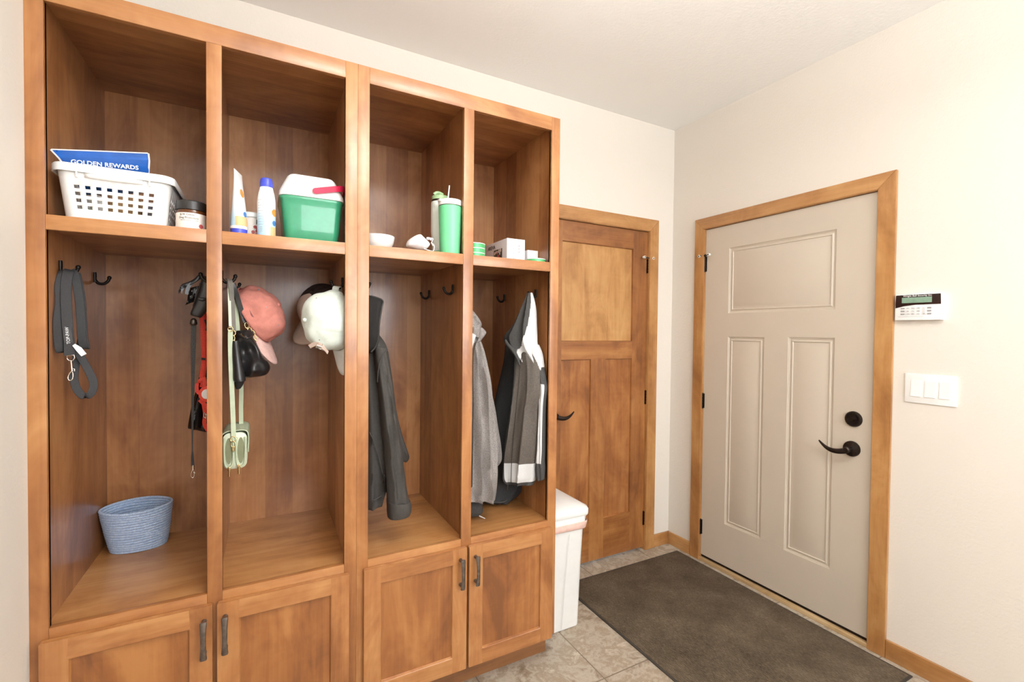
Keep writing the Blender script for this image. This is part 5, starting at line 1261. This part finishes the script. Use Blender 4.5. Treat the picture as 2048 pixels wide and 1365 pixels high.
for r, v in enumerate((.455, .345, .235)):
    key(.175, v, .085, .055, mk)
    for cidx, u in enumerate((.29, .405, .52)):
        key(u, v, .08, .06, mb); letters.append((next(dig), u, v))
    key(.75, v, .085, .055, mk)
key(.635, .43, .04, .10, mb); key(.635, .33, .04, .10, mb); key(.64, .235, .08, .06, mb); letters.append(('0', .64, .235))
obj('key', mb, M['key_grey'], t); obj('function_key', mk, M['print_grey'], t)
obj('key_lettering', join(*[text_mesh(s, .0055, KM(u, v), .0002) for s, u, v in letters]), M['print_black'], t)
mb = MB(); q = [(.07, .135), (.07, .142), (.63, .142), (.63, .135)]; mb.rings([[PK(a, 0, b) for a, b in q], [PK(a, .0004, b) for a, b in q]])
obj('groove_line', mb, M['print_grey'], t)

t = thing('light_switch', 'white three gang rocker switch plate below the alarm keypad', 'switch', (XR, -.778, 1.182))
SY0, SY1, SZ0, SZ1 = -.694, -.8615, 1.1215, 1.2425
obj('wall_plate', MB().box(XR - .006, XR, SY1, SY0, SZ0, SZ1, bev=.0022), M['white_plastic'], t)
for k in range(3):
    yc_ = SY0 - .0375 - k * .0463
    mb = MB(); q = [(yc_ + .0165, 1.182 - .033), (yc_ - .0165, 1.182 - .033), (yc_ - .0165, 1.182 + .033), (yc_ + .0165, 1.182 + .033)]
    zz = [(1.182 - .033, .0095), (1.182, .0070), (1.182 + .033, .0078)]
    R = [[(XR - d, yc_ + s * .0165, z) for z, d in zz] + [(XR - .004, yc_ + s * .0165, z) for z, d in reversed(zz)] for s in (1, -1)]
    obj('rocker', MB().rings(R), M['white_gloss'], t)

LW, LC, EXPO = 78, (58, 6), 0.0
LP, LQ = (.62, -1.35), (.45, -2.4)

# ---------------------------------------------------------------- light
def area(name, loc, rot, size, power, color, size_y=None, shape='RECTANGLE'):
    d = bpy.data.lights.new(name, 'AREA'); d.shape = shape; d.size = size
    if size_y: d.size_y = size_y
    d.energy = power; d.color = color
    o = bpy.data.objects.new(name, d); COL.objects.link(o); o.location = loc; o.rotation_euler = rot; return o
# area light added for daylight through the assumed, unseen window behind the camera
area('assumed_window_daylight', ((WX0 + WX1) / 2, YR - .02, (WZ0 + WZ1) / 2), (math.radians(90), 0, 0), 2.15, LW, (.95, .975, 1.0), 1.2)
# added unseen bowl standing in for a flash bounced off the ceiling, and an added, unseen bulb under the second rose
t = thing('added_overhead_light', 'added pendant bowl standing in for a flash bounced off the ceiling', 'lamp', (LP[0], LP[1], ZC))
obj('bowl_stem', MB().lathe([(.06, -.0005), (.06, -.018), (.008, -.03), (.008, -.44), (.001, -.441)], (LP[0], LP[1], ZC), 32, cap0=False), M['white_plastic'], t)
obj('bowl', MB().lathe([(.02, -.470), (.12, -.455), (.19, -.41), (.205, -.37), (.20, -.37), (.185, -.405), (.115, -.448), (.02, -.46)], (LP[0], LP[1], ZC), 48), M['white_plastic'], t)
d = bpy.data.lights.new('bounce_uplight', 'AREA'); d.shape = 'DISK'; d.size = .34; d.energy = LC[0]; d.color = (1.0, .985, .965)
o = bpy.data.objects.new('bounce_uplight', d); COL.objects.link(o); o.location = (LP[0], LP[1], ZC - .385); o.rotation_euler = (PI, 0, 0)
t = thing('added_overhead_light', 'added ceiling rose with a frosted bulb near the assumed window', 'lamp', (LQ[0], LQ[1], ZC))
obj('added_lamp_rose', MB().lathe([(.06, -.0005), (.06, -.018), (.02, -.03), (.008, -.034), (.008, -.16), (.022, -.165), (.022, -.20), (.001, -.201)], (LQ[0], LQ[1], ZC), 32, cap0=False), M['white_plastic'], t)
d = bpy.data.lights.new('added_lamp_bulb', 'POINT'); d.energy = LC[1]; d.color = (1.0, .97, .93); d.shadow_soft_size = .10  # bulb added for some direct light, out of view
o = bpy.data.objects.new('added_lamp_bulb', d); COL.objects.link(o); o.location = (LQ[0], LQ[1], ZC - .33)
w = bpy.data.worlds.new('World'); SC.world = w; w.use_nodes = True
w.node_tree.nodes['Background'].inputs[0].default_value = (.85, .92, 1, 1); w.node_tree.nodes['Background'].inputs[1].default_value = 1.0

# ---------------------------------------------------------------- camera
cam = bpy.data.cameras.new('camera'); cam.sensor_width = 36; cam.lens = 16.2958; cam.clip_start = .05
co = bpy.data.objects.new('camera', cam); COL.objects.link(co)
r_, u_, b_ = [[0.881327, -0.472396, 0.0102], [-6.8e-05, 0.021461, 0.99977], [-0.472506, -0.881125, 0.018883]]
co.matrix_world = Matrix(((r_[0], u_[0], b_[0], (0.0, -1.629, 1.397)[0]), (r_[1], u_[1], b_[1], (0.0, -1.629, 1.397)[1]), (r_[2], u_[2], b_[2], (0.0, -1.629, 1.397)[2]), (0, 0, 0, 1)))
SC.camera = co
vs = SC.view_settings
vs.view_transform = 'Standard'; vs.look = 'None'; vs.gamma = 1; vs.use_curve_mapping = False; vs.exposure = EXPO
